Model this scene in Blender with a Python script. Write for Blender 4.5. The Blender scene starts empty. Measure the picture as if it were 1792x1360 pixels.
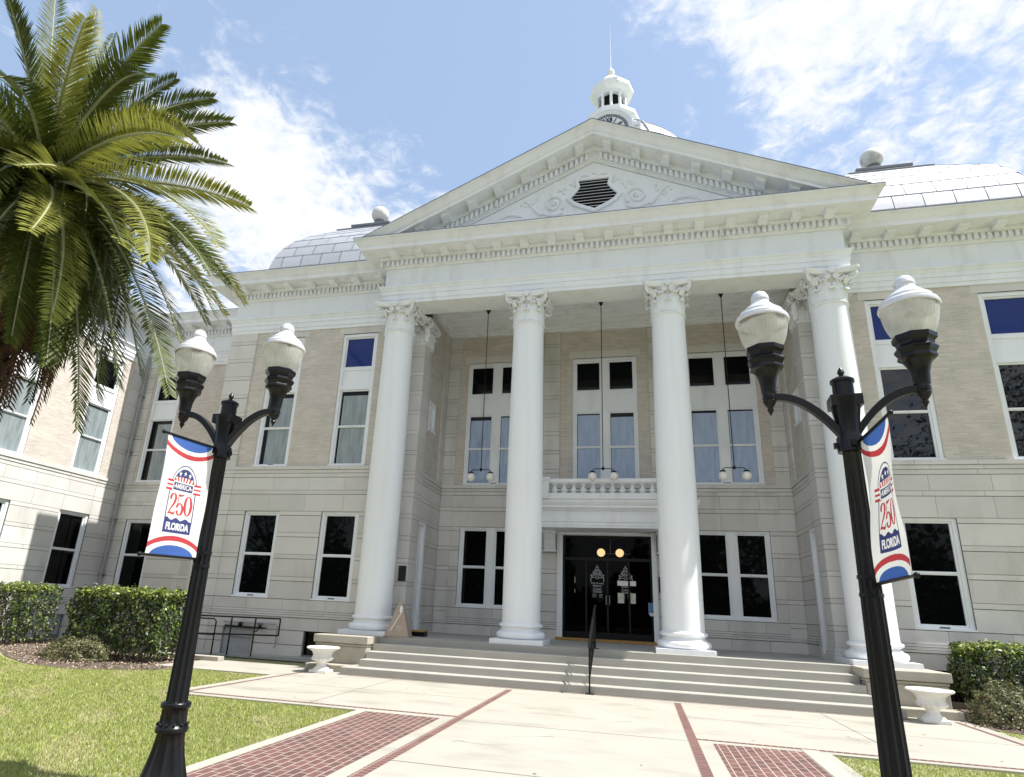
import bpy, bmesh, math, random
import numpy as np
from mathutils import Vector, Matrix
R = math.radians
PI = math.pi
random.seed(11)
rng = np.random.default_rng(5)
S = bpy.context.scene
COL = S.collection

# ------------------------------------------------------------------ camera
cd = bpy.data.cameras.new("camera")
cam = bpy.data.objects.new("camera", cd)
COL.objects.link(cam)
cd.sensor_width = 36.0
cd.lens = 21.615
cd.shift_x, cd.shift_y = 0.02828, 0.0247
cd.clip_start, cd.clip_end = 0.1, 3000
CAM = Vector((1.1134, -17.4437, 1.7988))
rx = Vector((0.9703848565637533, 0.2371348596252449, 0.04604659056064112))
uy = Vector((0.02887396734912738, -0.3031144548729272, 0.9525166251864635))
bz = Vector((0.2398322834008496, -0.9229781609537702, -0.30098470100842495))
cam.matrix_world = Matrix(((rx.x, uy.x, bz.x, CAM.x), (rx.y, uy.y, bz.y, CAM.y), (rx.z, uy.z, bz.z, CAM.z), (0, 0, 0, 1)))
S.camera = cam

# ------------------------------------------------------------------ light, sky, exposure
S.view_settings.view_transform = 'Standard'
S.view_settings.look = 'None'
S.view_settings.gamma = 1.0
S.view_settings.exposure = 1.53
SUN_EL, SUN_AZ = R(60), R(1.7)          # azimuth measured from +x towards the viewer
sd = Vector((math.cos(SUN_EL) * math.cos(SUN_AZ), -math.cos(SUN_EL) * math.sin(SUN_AZ), math.sin(SUN_EL)))
sl = bpy.data.lights.new("sun", 'SUN')
sl.energy, sl.angle, sl.color = 2.85, R(0.53), (1.0, 0.965, 0.90)
sun = bpy.data.objects.new("sun", sl)
COL.objects.link(sun)
sun.rotation_euler = sd.to_track_quat('Z', 'Y').to_euler()

W = bpy.data.worlds.new("World")
S.world = W
W.use_nodes = True
wn, wl = W.node_tree.nodes, W.node_tree.links
wn.clear()
def wnode(t, **k):
    n = wn.new(t)
    for a, b in k.items(): setattr(n, a, b)
    return n
def wmath(op, a, b=None, clamp=False):
    n = wn.new('ShaderNodeMath'); n.operation = op; n.use_clamp = clamp
    for i, v in enumerate((a, b)):
        if v is None: continue
        if isinstance(v, (int, float)): n.inputs[i].default_value = v
        else: wl.new(v, n.inputs[i])
    return n.outputs[0]
sky = wnode('ShaderNodeTexSky', sky_type='NISHITA', sun_disc=False, sun_elevation=SUN_EL, sun_rotation=R(90) + SUN_AZ)
sky.air_density, sky.dust_density, sky.ozone_density = 1.0, 1.2, 1.0
tc = wnode('ShaderNodeTexCoord')
sep = wnode('ShaderNodeSeparateXYZ'); wl.new(tc.outputs['Generated'], sep.inputs[0])
zz = wmath('ADD', wmath('MAXIMUM', sep.outputs[2], 0.0), 0.12)
cmb = wnode('ShaderNodeCombineXYZ')
wl.new(wmath('DIVIDE', sep.outputs[0], zz), cmb.inputs[0])
wl.new(wmath('DIVIDE', sep.outputs[1], zz), cmb.inputs[1])
def wnoise(scale, detail, rough, dist, off):
    mp = wnode('ShaderNodeMapping'); mp.inputs['Location'].default_value = off
    wl.new(cmb.outputs[0], mp.inputs[0])
    n = wnode('ShaderNodeTexNoise'); n.inputs['Scale'].default_value = scale
    n.inputs['Detail'].default_value = detail; n.inputs['Roughness'].default_value = rough
    n.inputs['Distortion'].default_value = dist
    wl.new(mp.outputs[0], n.inputs['Vector'])
    return n.outputs['Fac']
def blob(d, width):
    d = Vector(d).normalized()
    v = wnode('ShaderNodeVectorMath', operation='DOT_PRODUCT')
    wl.new(tc.outputs['Generated'], v.inputs[0]); v.inputs[1].default_value = d
    mr = wnode('ShaderNodeMapRange', interpolation_type='SMOOTHSTEP')
    mr.inputs['From Min'].default_value = math.cos(R(width)); mr.inputs['From Max'].default_value = 1.0
    wl.new(v.outputs['Value'], mr.inputs['Value'])
    return mr.outputs[0]
def ray(px, py):                          # a direction out of the photograph's camera, for placing sky, palm and clouds
    return (-bz + rx * ((px - 896 + 50.67) / 1075.96) - uy * ((py - 680 - 44.26) / 1075.96))
mask = None
for (px_, py_, w_, a_) in [(1600, 70, 19, .10), (1730, 150, 16, .06), (1280, 60, 13, .09), (620, 300, 13, .13), (430, 190, 11, .09), (740, 330, 9, .09), (430, 420, 13, .17), (1560, 260, 9, -.07),
                           (760, 90, 18, -.20), (1180, 240, 9, -.14), (900, 230, 9, -.10), (330, 20, 8, -.06)]:
    b = wmath('MULTIPLY', blob(ray(px_, py_), w_), a_)
    mask = b if mask is None else wmath('ADD', mask, b)
for d_, w_, a_ in (((.1, -1, .8), 60, .17), ((-.5, -1, .3), 40, .06), ((.6, -1, .35), 40, .03)):   # unseen cloud added behind the viewer to brighten the facade's fill light
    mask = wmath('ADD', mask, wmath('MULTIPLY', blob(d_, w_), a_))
n1 = wnoise(2.6, 6, .55, .15, (3.1, 7.7, 0.0))
n2 = wnoise(9.5, 9, .62, .35, (1.3, 2.2, 0.0))
n3 = wnoise(21.0, 7, .62, .4, (5.3, 9.2, 0.0))
base = wmath('ADD', wmath('MULTIPLY', n1, .26), wmath('ADD', wmath('MULTIPLY', n2, .40), wmath('MULTIPLY', n3, .34)))
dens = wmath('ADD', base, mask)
cr = wnode('ShaderNodeMapRange', interpolation_type='SMOOTHSTEP')
cr.inputs['From Min'].default_value = .51; cr.inputs['From Max'].default_value = .685
wl.new(dens, cr.inputs['Value'])
bg1 = wnode('ShaderNodeBackground'); bg1.inputs['Strength'].default_value = .072
tint = wnode('ShaderNodeMixRGB', blend_type='MIX'); tint.inputs[0].default_value = .5
wl.new(sky.outputs[0], tint.inputs[1]); tint.inputs[2].default_value = (2.85, 3.7, 5.1, 1)
wl.new(tint.outputs[0], bg1.inputs['Color'])
cc = wnode('ShaderNodeMixRGB'); cc.inputs[1].default_value = (.66, .77, .95, 1); cc.inputs[2].default_value = (1.0, 1.0, 1.0, 1)
cr2 = wnode('ShaderNodeMapRange'); cr2.inputs['From Min'].default_value = .50; cr2.inputs['From Max'].default_value = .70
wl.new(wmath('ADD', wmath('MULTIPLY', dens, .75), wmath('MULTIPLY', n3, .25)), cr2.inputs['Value']); wl.new(cr2.outputs[0], cc.inputs[0])
bg2 = wnode('ShaderNodeBackground'); wl.new(cc.outputs[0], bg2.inputs['Color']); bg2.inputs['Strength'].default_value = .375
mx = wnode('ShaderNodeMixShader')
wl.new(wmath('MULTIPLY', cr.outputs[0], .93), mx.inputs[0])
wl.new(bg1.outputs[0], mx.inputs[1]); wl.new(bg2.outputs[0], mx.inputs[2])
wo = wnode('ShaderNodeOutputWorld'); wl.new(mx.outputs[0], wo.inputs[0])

# ------------------------------------------------------------------ materials
def mat(name, col, rough=.6, var=.12, scale=3.0, bump=0.0, bscale=40.0, metal=0.0, spec=.5, fine=.08, fscale=45.0, island=0.0, stain=None, stain_amt=.35, stain_scale=(1.2, 1.2, .35), coat=0.0, transl=0.0):
    m = bpy.data.materials.new(name); m.use_nodes = True
    nt = m.node_tree; N, L = nt.nodes, nt.links
    b = N['Principled BSDF']
    b.inputs['Roughness'].default_value = rough; b.inputs['Metallic'].default_value = metal
    b.inputs['Specular IOR Level'].default_value = spec
    b.inputs['Coat Weight'].default_value = coat
    t = N.new('ShaderNodeTexCoord')
    def noise(s, d=6, mapping=None):
        n = N.new('ShaderNodeTexNoise'); n.inputs['Scale'].default_value = s; n.inputs['Detail'].default_value = d
        if mapping:
            mp = N.new('ShaderNodeMapping'); mp.inputs['Scale'].default_value = mapping
            L.new(t.outputs['Object'], mp.inputs[0]); L.new(mp.outputs[0], n.inputs['Vector'])
        else: L.new(t.outputs['Object'], n.inputs['Vector'])
        return n.outputs['Fac']
    def mth(op, a, c):
        n = N.new('ShaderNodeMath'); n.operation = op
        for i, v in enumerate((a, c)):
            if isinstance(v, (int, float)): n.inputs[i].default_value = v
            else: L.new(v, n.inputs[i])
        return n.outputs[0]
    v = mth('MULTIPLY', mth('SUBTRACT', noise(scale), .5), 2 * var * 1.6)
    if fine: v = mth('ADD', v, mth('MULTIPLY', mth('SUBTRACT', noise(fscale, 3), .5), 2 * fine * 1.6))
    if island:
        g = N.new('ShaderNodeNewGeometry')
        v = mth('ADD', v, mth('MULTIPLY', mth('SUBTRACT', g.outputs['Random Per Island'], .5), 2 * island))
    v = mth('ADD', v, 1.0)
    mul = N.new('ShaderNodeVectorMath'); mul.operation = 'SCALE'
    mul.inputs[0].default_value = col; L.new(v, mul.inputs['Scale'])
    out = mul.outputs[0]
    if stain:
        st = noise(1.0, 8, stain_scale)
        mr = N.new('ShaderNodeMapRange'); mr.inputs['From Min'].default_value = .52; mr.inputs['From Max'].default_value = .78
        L.new(st, mr.inputs['Value'])
        mix = N.new('ShaderNodeMixRGB'); L.new(mth('MULTIPLY', mr.outputs[0], stain_amt), mix.inputs[0])
        L.new(out, mix.inputs[1]); mix.inputs[2].default_value = (*stain, 1); out = mix.outputs[0]
    L.new(out, b.inputs['Base Color'])
    if bump:
        bp = N.new('ShaderNodeBump'); bp.inputs['Strength'].default_value = bump; bp.inputs['Distance'].default_value = .02
        L.new(noise(bscale, 5), bp.inputs['Height']); L.new(bp.outputs[0], b.inputs['Normal'])
    if transl:
        tr = N.new('ShaderNodeBsdfTranslucent'); L.new(out, tr.inputs['Color'])
        ms = N.new('ShaderNodeMixShader'); ms.inputs[0].default_value = transl
        o = N['Material Output']
        L.new(b.outputs[0], ms.inputs[1]); L.new(tr.outputs[0], ms.inputs[2]); L.new(ms.outputs[0], o.inputs['Surface'])
    return m

def brick_mat(name, c1, c2, mortar, bw, bh, ms, offset=.5, bump=.5, rough=.85, var=.18):
    m = bpy.data.materials.new(name); m.use_nodes = True
    N, L = m.node_tree.nodes, m.node_tree.links
    b = N['Principled BSDF']; b.inputs['Roughness'].default_value = rough; b.inputs['Specular IOR Level'].default_value = .25
    t = N.new('ShaderNodeTexCoord')
    k = N.new('ShaderNodeTexBrick'); k.offset = offset
    k.inputs['Color1'].default_value = (*c1, 1); k.inputs['Color2'].default_value = (*c2, 1); k.inputs['Mortar'].default_value = (*mortar, 1)
    k.inputs['Scale'].default_value = 1.0; k.inputs['Mortar Size'].default_value = ms; k.inputs['Mortar Smooth'].default_value = .15
    k.inputs['Brick Width'].default_value = bw; k.inputs['Row Height'].default_value = bh; k.inputs['Bias'].default_value = 0
    L.new(t.outputs['UV'], k.inputs['Vector'])
    n = N.new('ShaderNodeTexNoise'); n.inputs['Scale'].default_value = 1.3; n.inputs['Detail'].default_value = 9; n.inputs['Roughness'].default_value = .65
    L.new(t.outputs['UV'], n.inputs['Vector'])
    mr = N.new('ShaderNodeMapRange'); mr.inputs['From Min'].default_value = .3; mr.inputs['From Max'].default_value = .7
    mr.inputs['To Min'].default_value = 1 - var; mr.inputs['To Max'].default_value = 1 + var
    L.new(n.outputs['Fac'], mr.inputs['Value'])
    s = N.new('ShaderNodeVectorMath'); s.operation = 'SCALE'
    L.new(k.outputs['Color'], s.inputs[0]); L.new(mr.outputs[0], s.inputs['Scale']); L.new(s.outputs[0], b.inputs['Base Color'])
    bp = N.new('ShaderNodeBump'); bp.inputs['Strength'].default_value = bump; bp.inputs['Distance'].default_value = .008; bp.invert = True
    L.new(k.outputs['Fac'], bp.inputs['Height']); L.new(bp.outputs[0], b.inputs['Normal'])
    return m

def glass_mat(name, base, rough=.02, wob=.02, var=0.0, tint2=None, ns=2.5, coat=1.0, ior=1.52):
    m = bpy.data.materials.new(name); m.use_nodes = True
    N, L = m.node_tree.nodes, m.node_tree.links
    b = N['Principled BSDF']; b.inputs['Roughness'].default_value = .6 if tint2 else rough
    b.inputs['Base Color'].default_value = (*base, 1); b.inputs['IOR'].default_value = ior
    b.inputs['Coat Weight'].default_value = coat; b.inputs['Coat Roughness'].default_value = .01; b.inputs['Coat IOR'].default_value = 1.45
    t = N.new('ShaderNodeTexCoord')
    n = N.new('ShaderNodeTexNoise'); n.inputs['Scale'].default_value = ns; n.inputs['Detail'].default_value = 4
    L.new(t.outputs['Object'], n.inputs['Vector'])
    bp = N.new('ShaderNodeBump'); bp.inputs['Strength'].default_value = wob; bp.inputs['Distance'].default_value = .05
    L.new(n.outputs['Fac'], bp.inputs['Height']); L.new(bp.outputs[0], b.inputs['Coat Normal']); L.new(bp.outputs[0], b.inputs['Normal'])
    if tint2:
        mp = N.new('ShaderNodeMapping'); mp.inputs['Scale'].default_value = (5, 5, .7); L.new(t.outputs['Object'], mp.inputs[0])
        n2 = N.new('ShaderNodeTexNoise'); n2.inputs['Scale'].default_value = 1.6; n2.inputs['Detail'].default_value = 7; n2.inputs['Distortion'].default_value = .8
        L.new(mp.outputs[0], n2.inputs['Vector'])
        mr = N.new('ShaderNodeMapRange'); mr.inputs['From Min'].default_value = .35; mr.inputs['From Max'].default_value = .68; L.new(n2.outputs['Fac'], mr.inputs['Value'])
        mix = N.new('ShaderNodeMixRGB'); mix.inputs[1].default_value = (*base, 1); mix.inputs[2].default_value = (*tint2, 1)
        L.new(mr.outputs[0], mix.inputs[0]); L.new(mix.outputs[0], b.inputs['Base Color'])
    return m

def emit_mat(name, col, s):
    m = bpy.data.materials.new(name); m.use_nodes = True
    b = m.node_tree.nodes['Principled BSDF']; b.inputs['Base Color'].default_value = (*col, 1)
    b.inputs['Emission Color'].default_value = (*col, 1); b.inputs['Emission Strength'].default_value = s
    return m

M = {}
M['white'] = mat('white_paint', (.785, .81, .845), .55, .035, 1.2, .06, 30, fine=.025, stain=(.46, .45, .42), stain_amt=.34, stain_scale=(2.6, 2.6, .45))
M['cream'] = mat('cream_paint', (.79, .81, .85), .6, .035, 1.2, .06, 30, fine=.025, stain=(.46, .43, .37), stain_amt=.36, stain_scale=(2.6, 2.6, .6))
M['column'] = mat('column_paint', (.81, .83, .855), .5, .02, .8, .04, 60, fine=.015, stain=(.55, .54, .51), stain_amt=.26, stain_scale=(2.6, 2.6, .16))
M['stone'] = mat('limestone', (.625, .607, .58), .85, .05, 1.4, .15, 50, fine=.05, island=.075, stain=(.32, .30, .265), stain_amt=.42, stain_scale=(1.3, 1.3, .4), spec=.25)
M['joint'] = mat('stone_joint', (.20, .185, .165), .9, .1, 5, spec=.2)
M['basestone'] = mat('pedestal_stone', (.40, .37, .31), .9, .10, 2.5, .25, 40, fine=.09, stain=(.17, .15, .11), stain_amt=.6, stain_scale=(1.6, 1.6, 3.0), spec=.2)
M['brick'] = brick_mat('roman_brick', (.625, .56, .50), (.50, .45, .40), (.58, .545, .505), .30, .062, .011, var=.10)
M['pave'] = brick_mat('red_paving_brick', (.165, .082, .073), (.112, .062, .058), (.36, .32, .27), .240, .121, .008, var=.16, bump=.6)
M['soldier'] = brick_mat('red_brick_strip', (.165, .08, .072), (.12, .062, .057), (.36, .30, .25), .11, .22, .006, offset=0, var=.14)
M['glass'] = glass_mat('dark_window_glass', (.002, .0025, .003), wob=.012, coat=0.0, ior=1.27)
M['skyglass'] = glass_mat('reflecting_window_glass', (.002, .003, .006), wob=.012, coat=.3)
M['blind'] = glass_mat('blind_behind_glass', (.27, .31, .325), wob=.012, tint2=(.17, .215, .23))
M['blueblind'] = glass_mat('blue_blind_behind_glass', (.33, .42, .58), wob=.012, tint2=(.24, .33, .50))
M['blueglass'] = glass_mat('blue_painted_glass', (.004, .022, .16), wob=.01, coat=.15, ior=1.3)
M['dark'] = mat('dark_interior', (.012, .012, .014), .9, .1, 3, spec=.1)
M['black'] = mat('black_cast_iron', (.0045, .0045, .005), .30, .15, 6, .05, 60, fine=.1, spec=.32)
M['blackrail'] = mat('black_rail_paint', (.006, .006, .006), .4, .1, 6, spec=.25)
M['concrete'] = mat('pale_concrete', (.37, .35, .305), .9, .08, .8, .25, 90, fine=.07, fscale=30, stain=(.22, .205, .175), stain_amt=.7, stain_scale=(.7, 1.3, 1.0), spec=.2)
M['step'] = mat('step_concrete', (.385, .37, .33), .85, .07, 1.2, .2, 70, fine=.06, stain=(.25, .245, .22), stain_amt=.45, stain_scale=(.5, 2.0, 3.0), spec=.25)
M['porch'] = mat('porch_floor', (.35, .36, .355), .7, .1, 1.2, .1, 40, spec=.3)
M['kerb'] = mat('kerb_concrete', (.40, .37, .32), .9, .08, 2, .3, 60, fine=.08, stain=(.32, .29, .24), stain_amt=.4, spec=.2)
M['tin'] = mat('white_roof_shingle', (.44, .455, .485), .58, .05, 2, .10, 9, island=.07, fine=.03, spec=.5, metal=.3, stain=(.36, .37, .39), stain_amt=.4, stain_scale=(1.2, 1.2, .6))
M['seam'] = mat('roof_seam', (.33, .34, .37), .6, .05, 4)
M['metaledge'] = mat('grey_metal_flashing', (.17, .18, .20), .5, .1, 3, metal=.3)
M['ball'] = mat('weathered_white_ball', (.62, .61, .58), .6, .08, 3, fine=.05, stain=(.25, .25, .24), stain_amt=.7, stain_scale=(3, 3, 2))
M['wood'] = mat('yellow_wood_sill', (.36, .20, .055), .6, .2, 6, fine=.1)
M['bark'] = mat('palm_trunk', (.075, .045, .026), .9, .3, 6, .6, 25, fine=.2)
M['urn'] = mat('white_urn', (.78, .77, .73), .6, .05, 8, .2, 60, fine=.06, stain=(.48, .46, .40), stain_amt=.4, stain_scale=(6, 6, 4))
M['globe'] = mat('white_glass_globe', (.80, .79, .75), .25, .02, 3, spec=.5)
M['glow'] = emit_mat('lit_globe', (1.0, .62, .30), .8)
M['tanboard'] = mat('tan_painted_board', (.37, .285, .215), .6, .06, 3)
M['plaque'] = mat('dark_plaque', (.02, .02, .02), .4, .1, 4)
M['decal'] = mat('white_door_lettering', (.55, .56, .57), .6, .05, 5)
M['poster'] = mat('printed_poster', (.55, .57, .46), .6, .35, 14, fine=.2)
M['bluesign'] = mat('blue_notice', (.12, .24, .40), .6, .35, 16, fine=.2)
M['pipe'] = mat('grey_pipe', (.32, .32, .33), .5, .1, 6)
M['greydoor'] = mat('grey_panel', (.44, .46, .49), .6, .06, 3)
M['clockface'] = mat('white_clock_face', (.72, .74, .74), .5, .03, 4)
M['navy'] = mat('navy_numerals', (.01, .015, .06), .5, .1, 4)
M['mulch'] = mat('mulch_soil', (.115, .088, .068), .95, .3, 5, .8, 60, fine=.3)
M['soil'] = mat('lawn_soil', (.26, .27, .12), .95, .18, 1.2, .5, 60, fine=.25, stain=(.22, .19, .10), stain_amt=.6, stain_scale=(.8, .8, .8))

# ------------------------------------------------------------------ mesh helpers
class MB:
    def __init__(s): s.v = []; s.f = []; s.m = []; s.uv = []; s.F = None
    def P(s, p):
        p = Vector(p)
        return s.F @ p if s.F is not None else p
    def add(s, pts, faces, m=0, uvs=None):
        o = len(s.v); s.v += [tuple(s.P(p)) for p in pts]
        for i, f in enumerate(faces):
            s.f.append(tuple(o + k for k in f)); s.m.append(m)
            s.uv.append(uvs[i] if uvs else None)
    def quad(s, pts, m=0, uv=None): s.add(pts, [tuple(range(len(pts)))], m, [uv] if uv else None)
    def box(s, x0, x1, y0, y1, z0, z1, m=0):
        p = [(x0, y0, z0), (x1, y0, z0), (x1, y1, z0), (x0, y1, z0), (x0, y0, z1), (x1, y0, z1), (x1, y1, z1), (x0, y1, z1)]
        s.add(p, [(0, 3, 2, 1), (4, 5, 6, 7), (0, 1, 5, 4), (1, 2, 6, 5), (2, 3, 7, 6), (3, 0, 4, 7)], m)
    def hexa(s, p, m=0):
        s.add(p, [(0, 3, 2, 1), (4, 5, 6, 7), (0, 1, 5, 4), (1, 2, 6, 5), (2, 3, 7, 6), (3, 0, 4, 7)], m)
    def lathe(s, prof, n=32, c=(0, 0, 0), m=0, ph=0.0, cap=True):
        pts = []; faces = []
        for (r, z) in prof:
            for i in range(n):
                a = 2 * PI * (i + ph) / n
                pts.append((c[0] + r * math.cos(a), c[1] + r * math.sin(a), c[2] + z))
        for j in range(len(prof) - 1):
            for i in range(n):
                k = (i + 1) % n
                faces.append((j * n + i, j * n + k, (j + 1) * n + k, (j + 1) * n + i))
        if cap:
            faces.append(tuple(range(n - 1, -1, -1))); e = (len(prof) - 1) * n
            faces.append(tuple(range(e, e + n)))
        s.add(pts, faces, m)
    def tube(s, path, r, n=8, m=0, cap=True, flat=None):
        path = [Vector(p) for p in path]; pts = []; faces = []
        rr = r if isinstance(r, (list, tuple)) else [r] * len(path)
        up = None
        for i, p in enumerate(path):
            d = (path[min(i + 1, len(path) - 1)] - path[max(i - 1, 0)]).normalized()
            if up is None:
                up = Vector((0, 0, 1)) if abs(d.z) < .9 else Vector((1, 0, 0))
            a = d.cross(up).normalized(); b = a.cross(d).normalized(); up = b
            for k in range(n):
                t = 2 * PI * k / n
                q = p + a * (rr[i] * math.cos(t)) + b * (rr[i] * math.sin(t))
                if flat: q = Vector(flat(q))
                pts.append(q)
        for i in range(len(path) - 1):
            for k in range(n):
                l = (k + 1) % n
                faces.append((i * n + k, i * n + l, (i + 1) * n + l, (i + 1) * n + k))
        if cap:
            faces.append(tuple(range(n - 1, -1, -1))); e = (len(path) - 1) * n; faces.append(tuple(range(e, e + n)))
        s.add(pts, faces, m)
    def sphere(s, c, r, n=20, k=12, m=0, sq=1.0):
        prof = [(max(r * math.sin(PI * j / k), 1e-4), -r * sq * math.cos(PI * j / k)) for j in range(k + 1)]
        s.lathe(prof, n, c, m)
    def build(s, name, mats, parent=None, smooth=False, ang=35, bevel=0.0, loc=None):
        me = bpy.data.meshes.new(name)
        me.from_pydata(s.v, [], s.f)
        for k in (mats if isinstance(mats, (list, tuple)) else [mats]): me.materials.append(k)
        me.polygons.foreach_set('material_index', s.m)
        if any(u is not None for u in s.uv):
            ul = me.uv_layers.new(name='UVMap'); buf = []
            for f, u in zip(s.f, s.uv):
                for k in range(len(f)): buf += list(u[k]) if u else [0, 0]
            ul.data.foreach_set('uv', buf)
        me.validate(); me.update()
        if smooth:
            me.shade_smooth()
            if ang < 180: me.set_sharp_from_angle(angle=R(ang))
        o = bpy.data.objects.new(name, me); COL.objects.link(o)
        if parent: o.parent = parent
        if loc: o.location = loc
        if bevel:
            bv = o.modifiers.new('bevel', 'BEVEL'); bv.width = bevel; bv.segments = 2; bv.limit_method = 'ANGLE'
        return o

def empty(name, label, cat, loc=(0, 0, 0), rz=0, group=None):
    o = bpy.data.objects.new(name, None); COL.objects.link(o)
    o.location = loc; o.rotation_euler = (0, 0, rz); o.empty_display_size = .3
    o['label'] = label; o['category'] = cat
    if group: o['group'] = group
    return o
def tag(o, label, cat, group=None):
    o['label'] = label; o['category'] = cat
    if group: o['group'] = group
    return o
def dup(o, parent=None, loc=None, rot=None, name=None):
    c = o.copy(); COL.objects.link(c)
    if parent: c.parent = parent
    if loc is not None: c.location = loc
    if rot is not None: c.rotation_euler = rot
    for ch in list(o.children): dup(ch, c)
    return c
def frame(origin, out):                    # local x along the wall, local -y out of the wall, z up
    y = -Vector(out); z = Vector((0, 0, 1)); x = y.cross(z)
    return Matrix(((x.x, y.x, z.x, origin[0]), (x.y, y.y, z.y, origin[1]), (x.z, y.z, z.z, origin[2]), (0, 0, 0, 1)))

def panel(mb, x0, x1, z0, z1, holes, yf, yb, m=0, uv=True, outer=True):
    """flat wall (front at yf) with rectangular holes whose reveals go back to yb"""
    xs = sorted({x0, x1, *[h[0] for h in holes], *[h[1] for h in holes]}); zs = sorted({z0, z1, *[h[2] for h in holes], *[h[3] for h in holes]})
    xs = [x for x in xs if x0 - 1e-6 <= x <= x1 + 1e-6]; zs = [z for z in zs if z0 - 1e-6 <= z <= z1 + 1e-6]
    for a, b in zip(xs, xs[1:]):
        for c, d in zip(zs, zs[1:]):
            mx_, mz_ = (a + b) / 2, (c + d) / 2
            if any(h[0] < mx_ < h[1] and h[2] < mz_ < h[3] for h in holes): continue
            mb.quad([(a, yf, c), (b, yf, c), (b, yf, d), (a, yf, d)], m, [(a, c), (b, c), (b, d), (a, d)])
    for (a, b, c, d) in holes:
        for p, q in (((a, c), (a, d)), ((a, d), (b, d)), ((b, d), (b, c)), ((b, c), (a, c))):
            mb.quad([(p[0], yf, p[1]), (p[0], yb, p[1]), (q[0], yb, q[1]), (q[0], yf, q[1])], m, [(0, p[1]), (.1, p[1]), (.1, q[1]), (0, q[1])])
    if outer:
        for p, q in (((x0, z0), (x1, z0)), ((x1, z0), (x1, z1)), ((x1, z1), (x0, z1)), ((x0, z1), (x0, z0))):
            mb.quad([(p[0], yf, p[1]), (p[0], yb, p[1]), (q[0], yb, q[1]), (q[0], yf, q[1])], m, [(p[0], p[1]), (p[0] + .1, p[1]), (q[0] + .1, q[1]), (q[0], q[1])])

def sub_iv(a, b, cuts):
    iv = [(a, b)]
    for (c, d) in cuts:
        nx = []
        for (p, q) in iv:
            if d <= p or c >= q: nx.append((p, q))
            else:
                if c > p: nx.append((p, c))
                if d < q: nx.append((d, q))
        iv = nx
    return iv

def ashlar(mb, x0, x1, courses, holes, block=1.25, proud=.024, gap=.019, seed=0, backing=True, yb=.14):
    """stone courses as separate slabs with real joints between them; material 0 stone, 1 joint"""
    rn = random.Random(seed)
    z0, z1 = courses[0][0], courses[-1][1]
    if backing: panel(mb, x0, x1, z0, z1, holes, 0, yb, 1, outer=False)
    for i, (a, b, pr) in enumerate(courses):
        cuts = [(h[0], h[1]) for h in holes if h[2] < (a + b) / 2 < h[3]]
        for (p, q) in sub_iv(x0, x1, cuts):
            n = max(1, round((q - p) / block)); off = (.25 if i % 2 else -.1) / n if n > 1 else 0
            e = [p] + [p + (q - p) * min(max((k + off * 2 + rn.uniform(-.06, .06)) / n, .05), .95) for k in range(1, n)] + [q]
            g2 = gap * .5
            for j, (u, w) in enumerate(zip(e, e[1:])):
                uu = u if j == 0 else u + g2 * .45; ww = w if j == n - 1 else w - g2 * .45
                top = b - (gap if b - a > .2 else gap * .6)
                pp = proud + pr + rn.uniform(-.001, .001)
                mb.box(uu, ww, -pp, .02, a, top, 0)

def sweep(mb, path, sec, m=0, closed=False, caps=True):
    """path: plan points (x,y) or (x,y,dz); sec: list of (outward offset, z); outward is to the right of travel"""
    n = len(path); rows = []
    def d(i, j):
        v = Vector((path[j][0] - path[i][0], path[j][1] - path[i][1])); return v.normalized()
    for i in range(n):
        d0 = d(i - 1, i) if (i > 0 or closed) else None; d1 = d(i, (i + 1) % n) if (i < n - 1 or closed) else None
        nn = [Vector((q.y, -q.x)) for q in (d0, d1) if q is not None]
        if len(nn) == 2:
            s_ = nn[0] + nn[1]; k = 2 / s_.length_squared if s_.length_squared > 1e-6 else 1; o = s_ * k
        else: o = nn[0]
        dz = path[i][2] if len(path[i]) > 2 else 0
        rows.append([(path[i][0] + o.x * a, path[i][1] + o.y * a, z + dz) for a, z in sec])
    k = len(sec); pts = [p for r in rows for p in r]; faces = []
    for i in range(n if closed else n - 1):
        j = (i + 1) % n
        for q in range(k):
            w = (q + 1) % k
            faces.append((i * k + q, j * k + q, j * k + w, i * k + w))
    if caps and not closed:
        faces.append(tuple(range(k))); faces.append(tuple((n - 1) * k + q for q in range(k - 1, -1, -1)))
    mb.add(pts, faces, m)

def text_mesh(txt, size=1.0, offset=0.0, shear=0.0, xs=1.0):
    cu = bpy.data.curves.new('text', 'FONT'); cu.body = txt; cu.size = size; cu.offset = offset; cu.shear = shear
    cu.align_x = 'CENTER'; cu.align_y = 'CENTER'; cu.resolution_u = 4
    ob = bpy.data.objects.new('text', cu); COL.objects.link(ob)
    bpy.context.view_layer.update()
    me = bpy.data.meshes.new_from_object(ob.evaluated_get(bpy.context.evaluated_depsgraph_get()))
    me.calc_loop_triangles()
    V = [(v.co.x * xs, v.co.y) for v in me.vertices]; T = [tuple(t.vertices) for t in me.loop_triangles]
    bpy.data.objects.remove(ob); bpy.data.curves.remove(cu); bpy.data.meshes.remove(me)
    return V, T

# ================================================================== SETTING: ground
def sheet(name, polys, z, m, uvrot=0, kind='structure', thick=0.0):
    mb = MB()
    for p in polys:
        uv = [((x, y) if not uvrot else (y, x)) for x, y in p]
        mb.quad([(x, y, z) for x, y in p], 0, uv)
        if thick:
            for i in range(len(p)):
                a, b = p[i], p[(i + 1) % len(p)]
                mb.quad([(a[0], a[1], z - thick), (b[0], b[1], z - thick), (b[0], b[1], z), (a[0], a[1], z)], 0, [(0, 0)] * 4)
    o = mb.build(name, m); o['kind'] = kind
    return o
rect = lambda x0, x1, y0, y1: [(x0, y0), (x1, y0), (x1, y1), (x0, y1)]
sheet('ground', [rect(-700, 700, -700, 700)], -.032, M['soil'])
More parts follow.
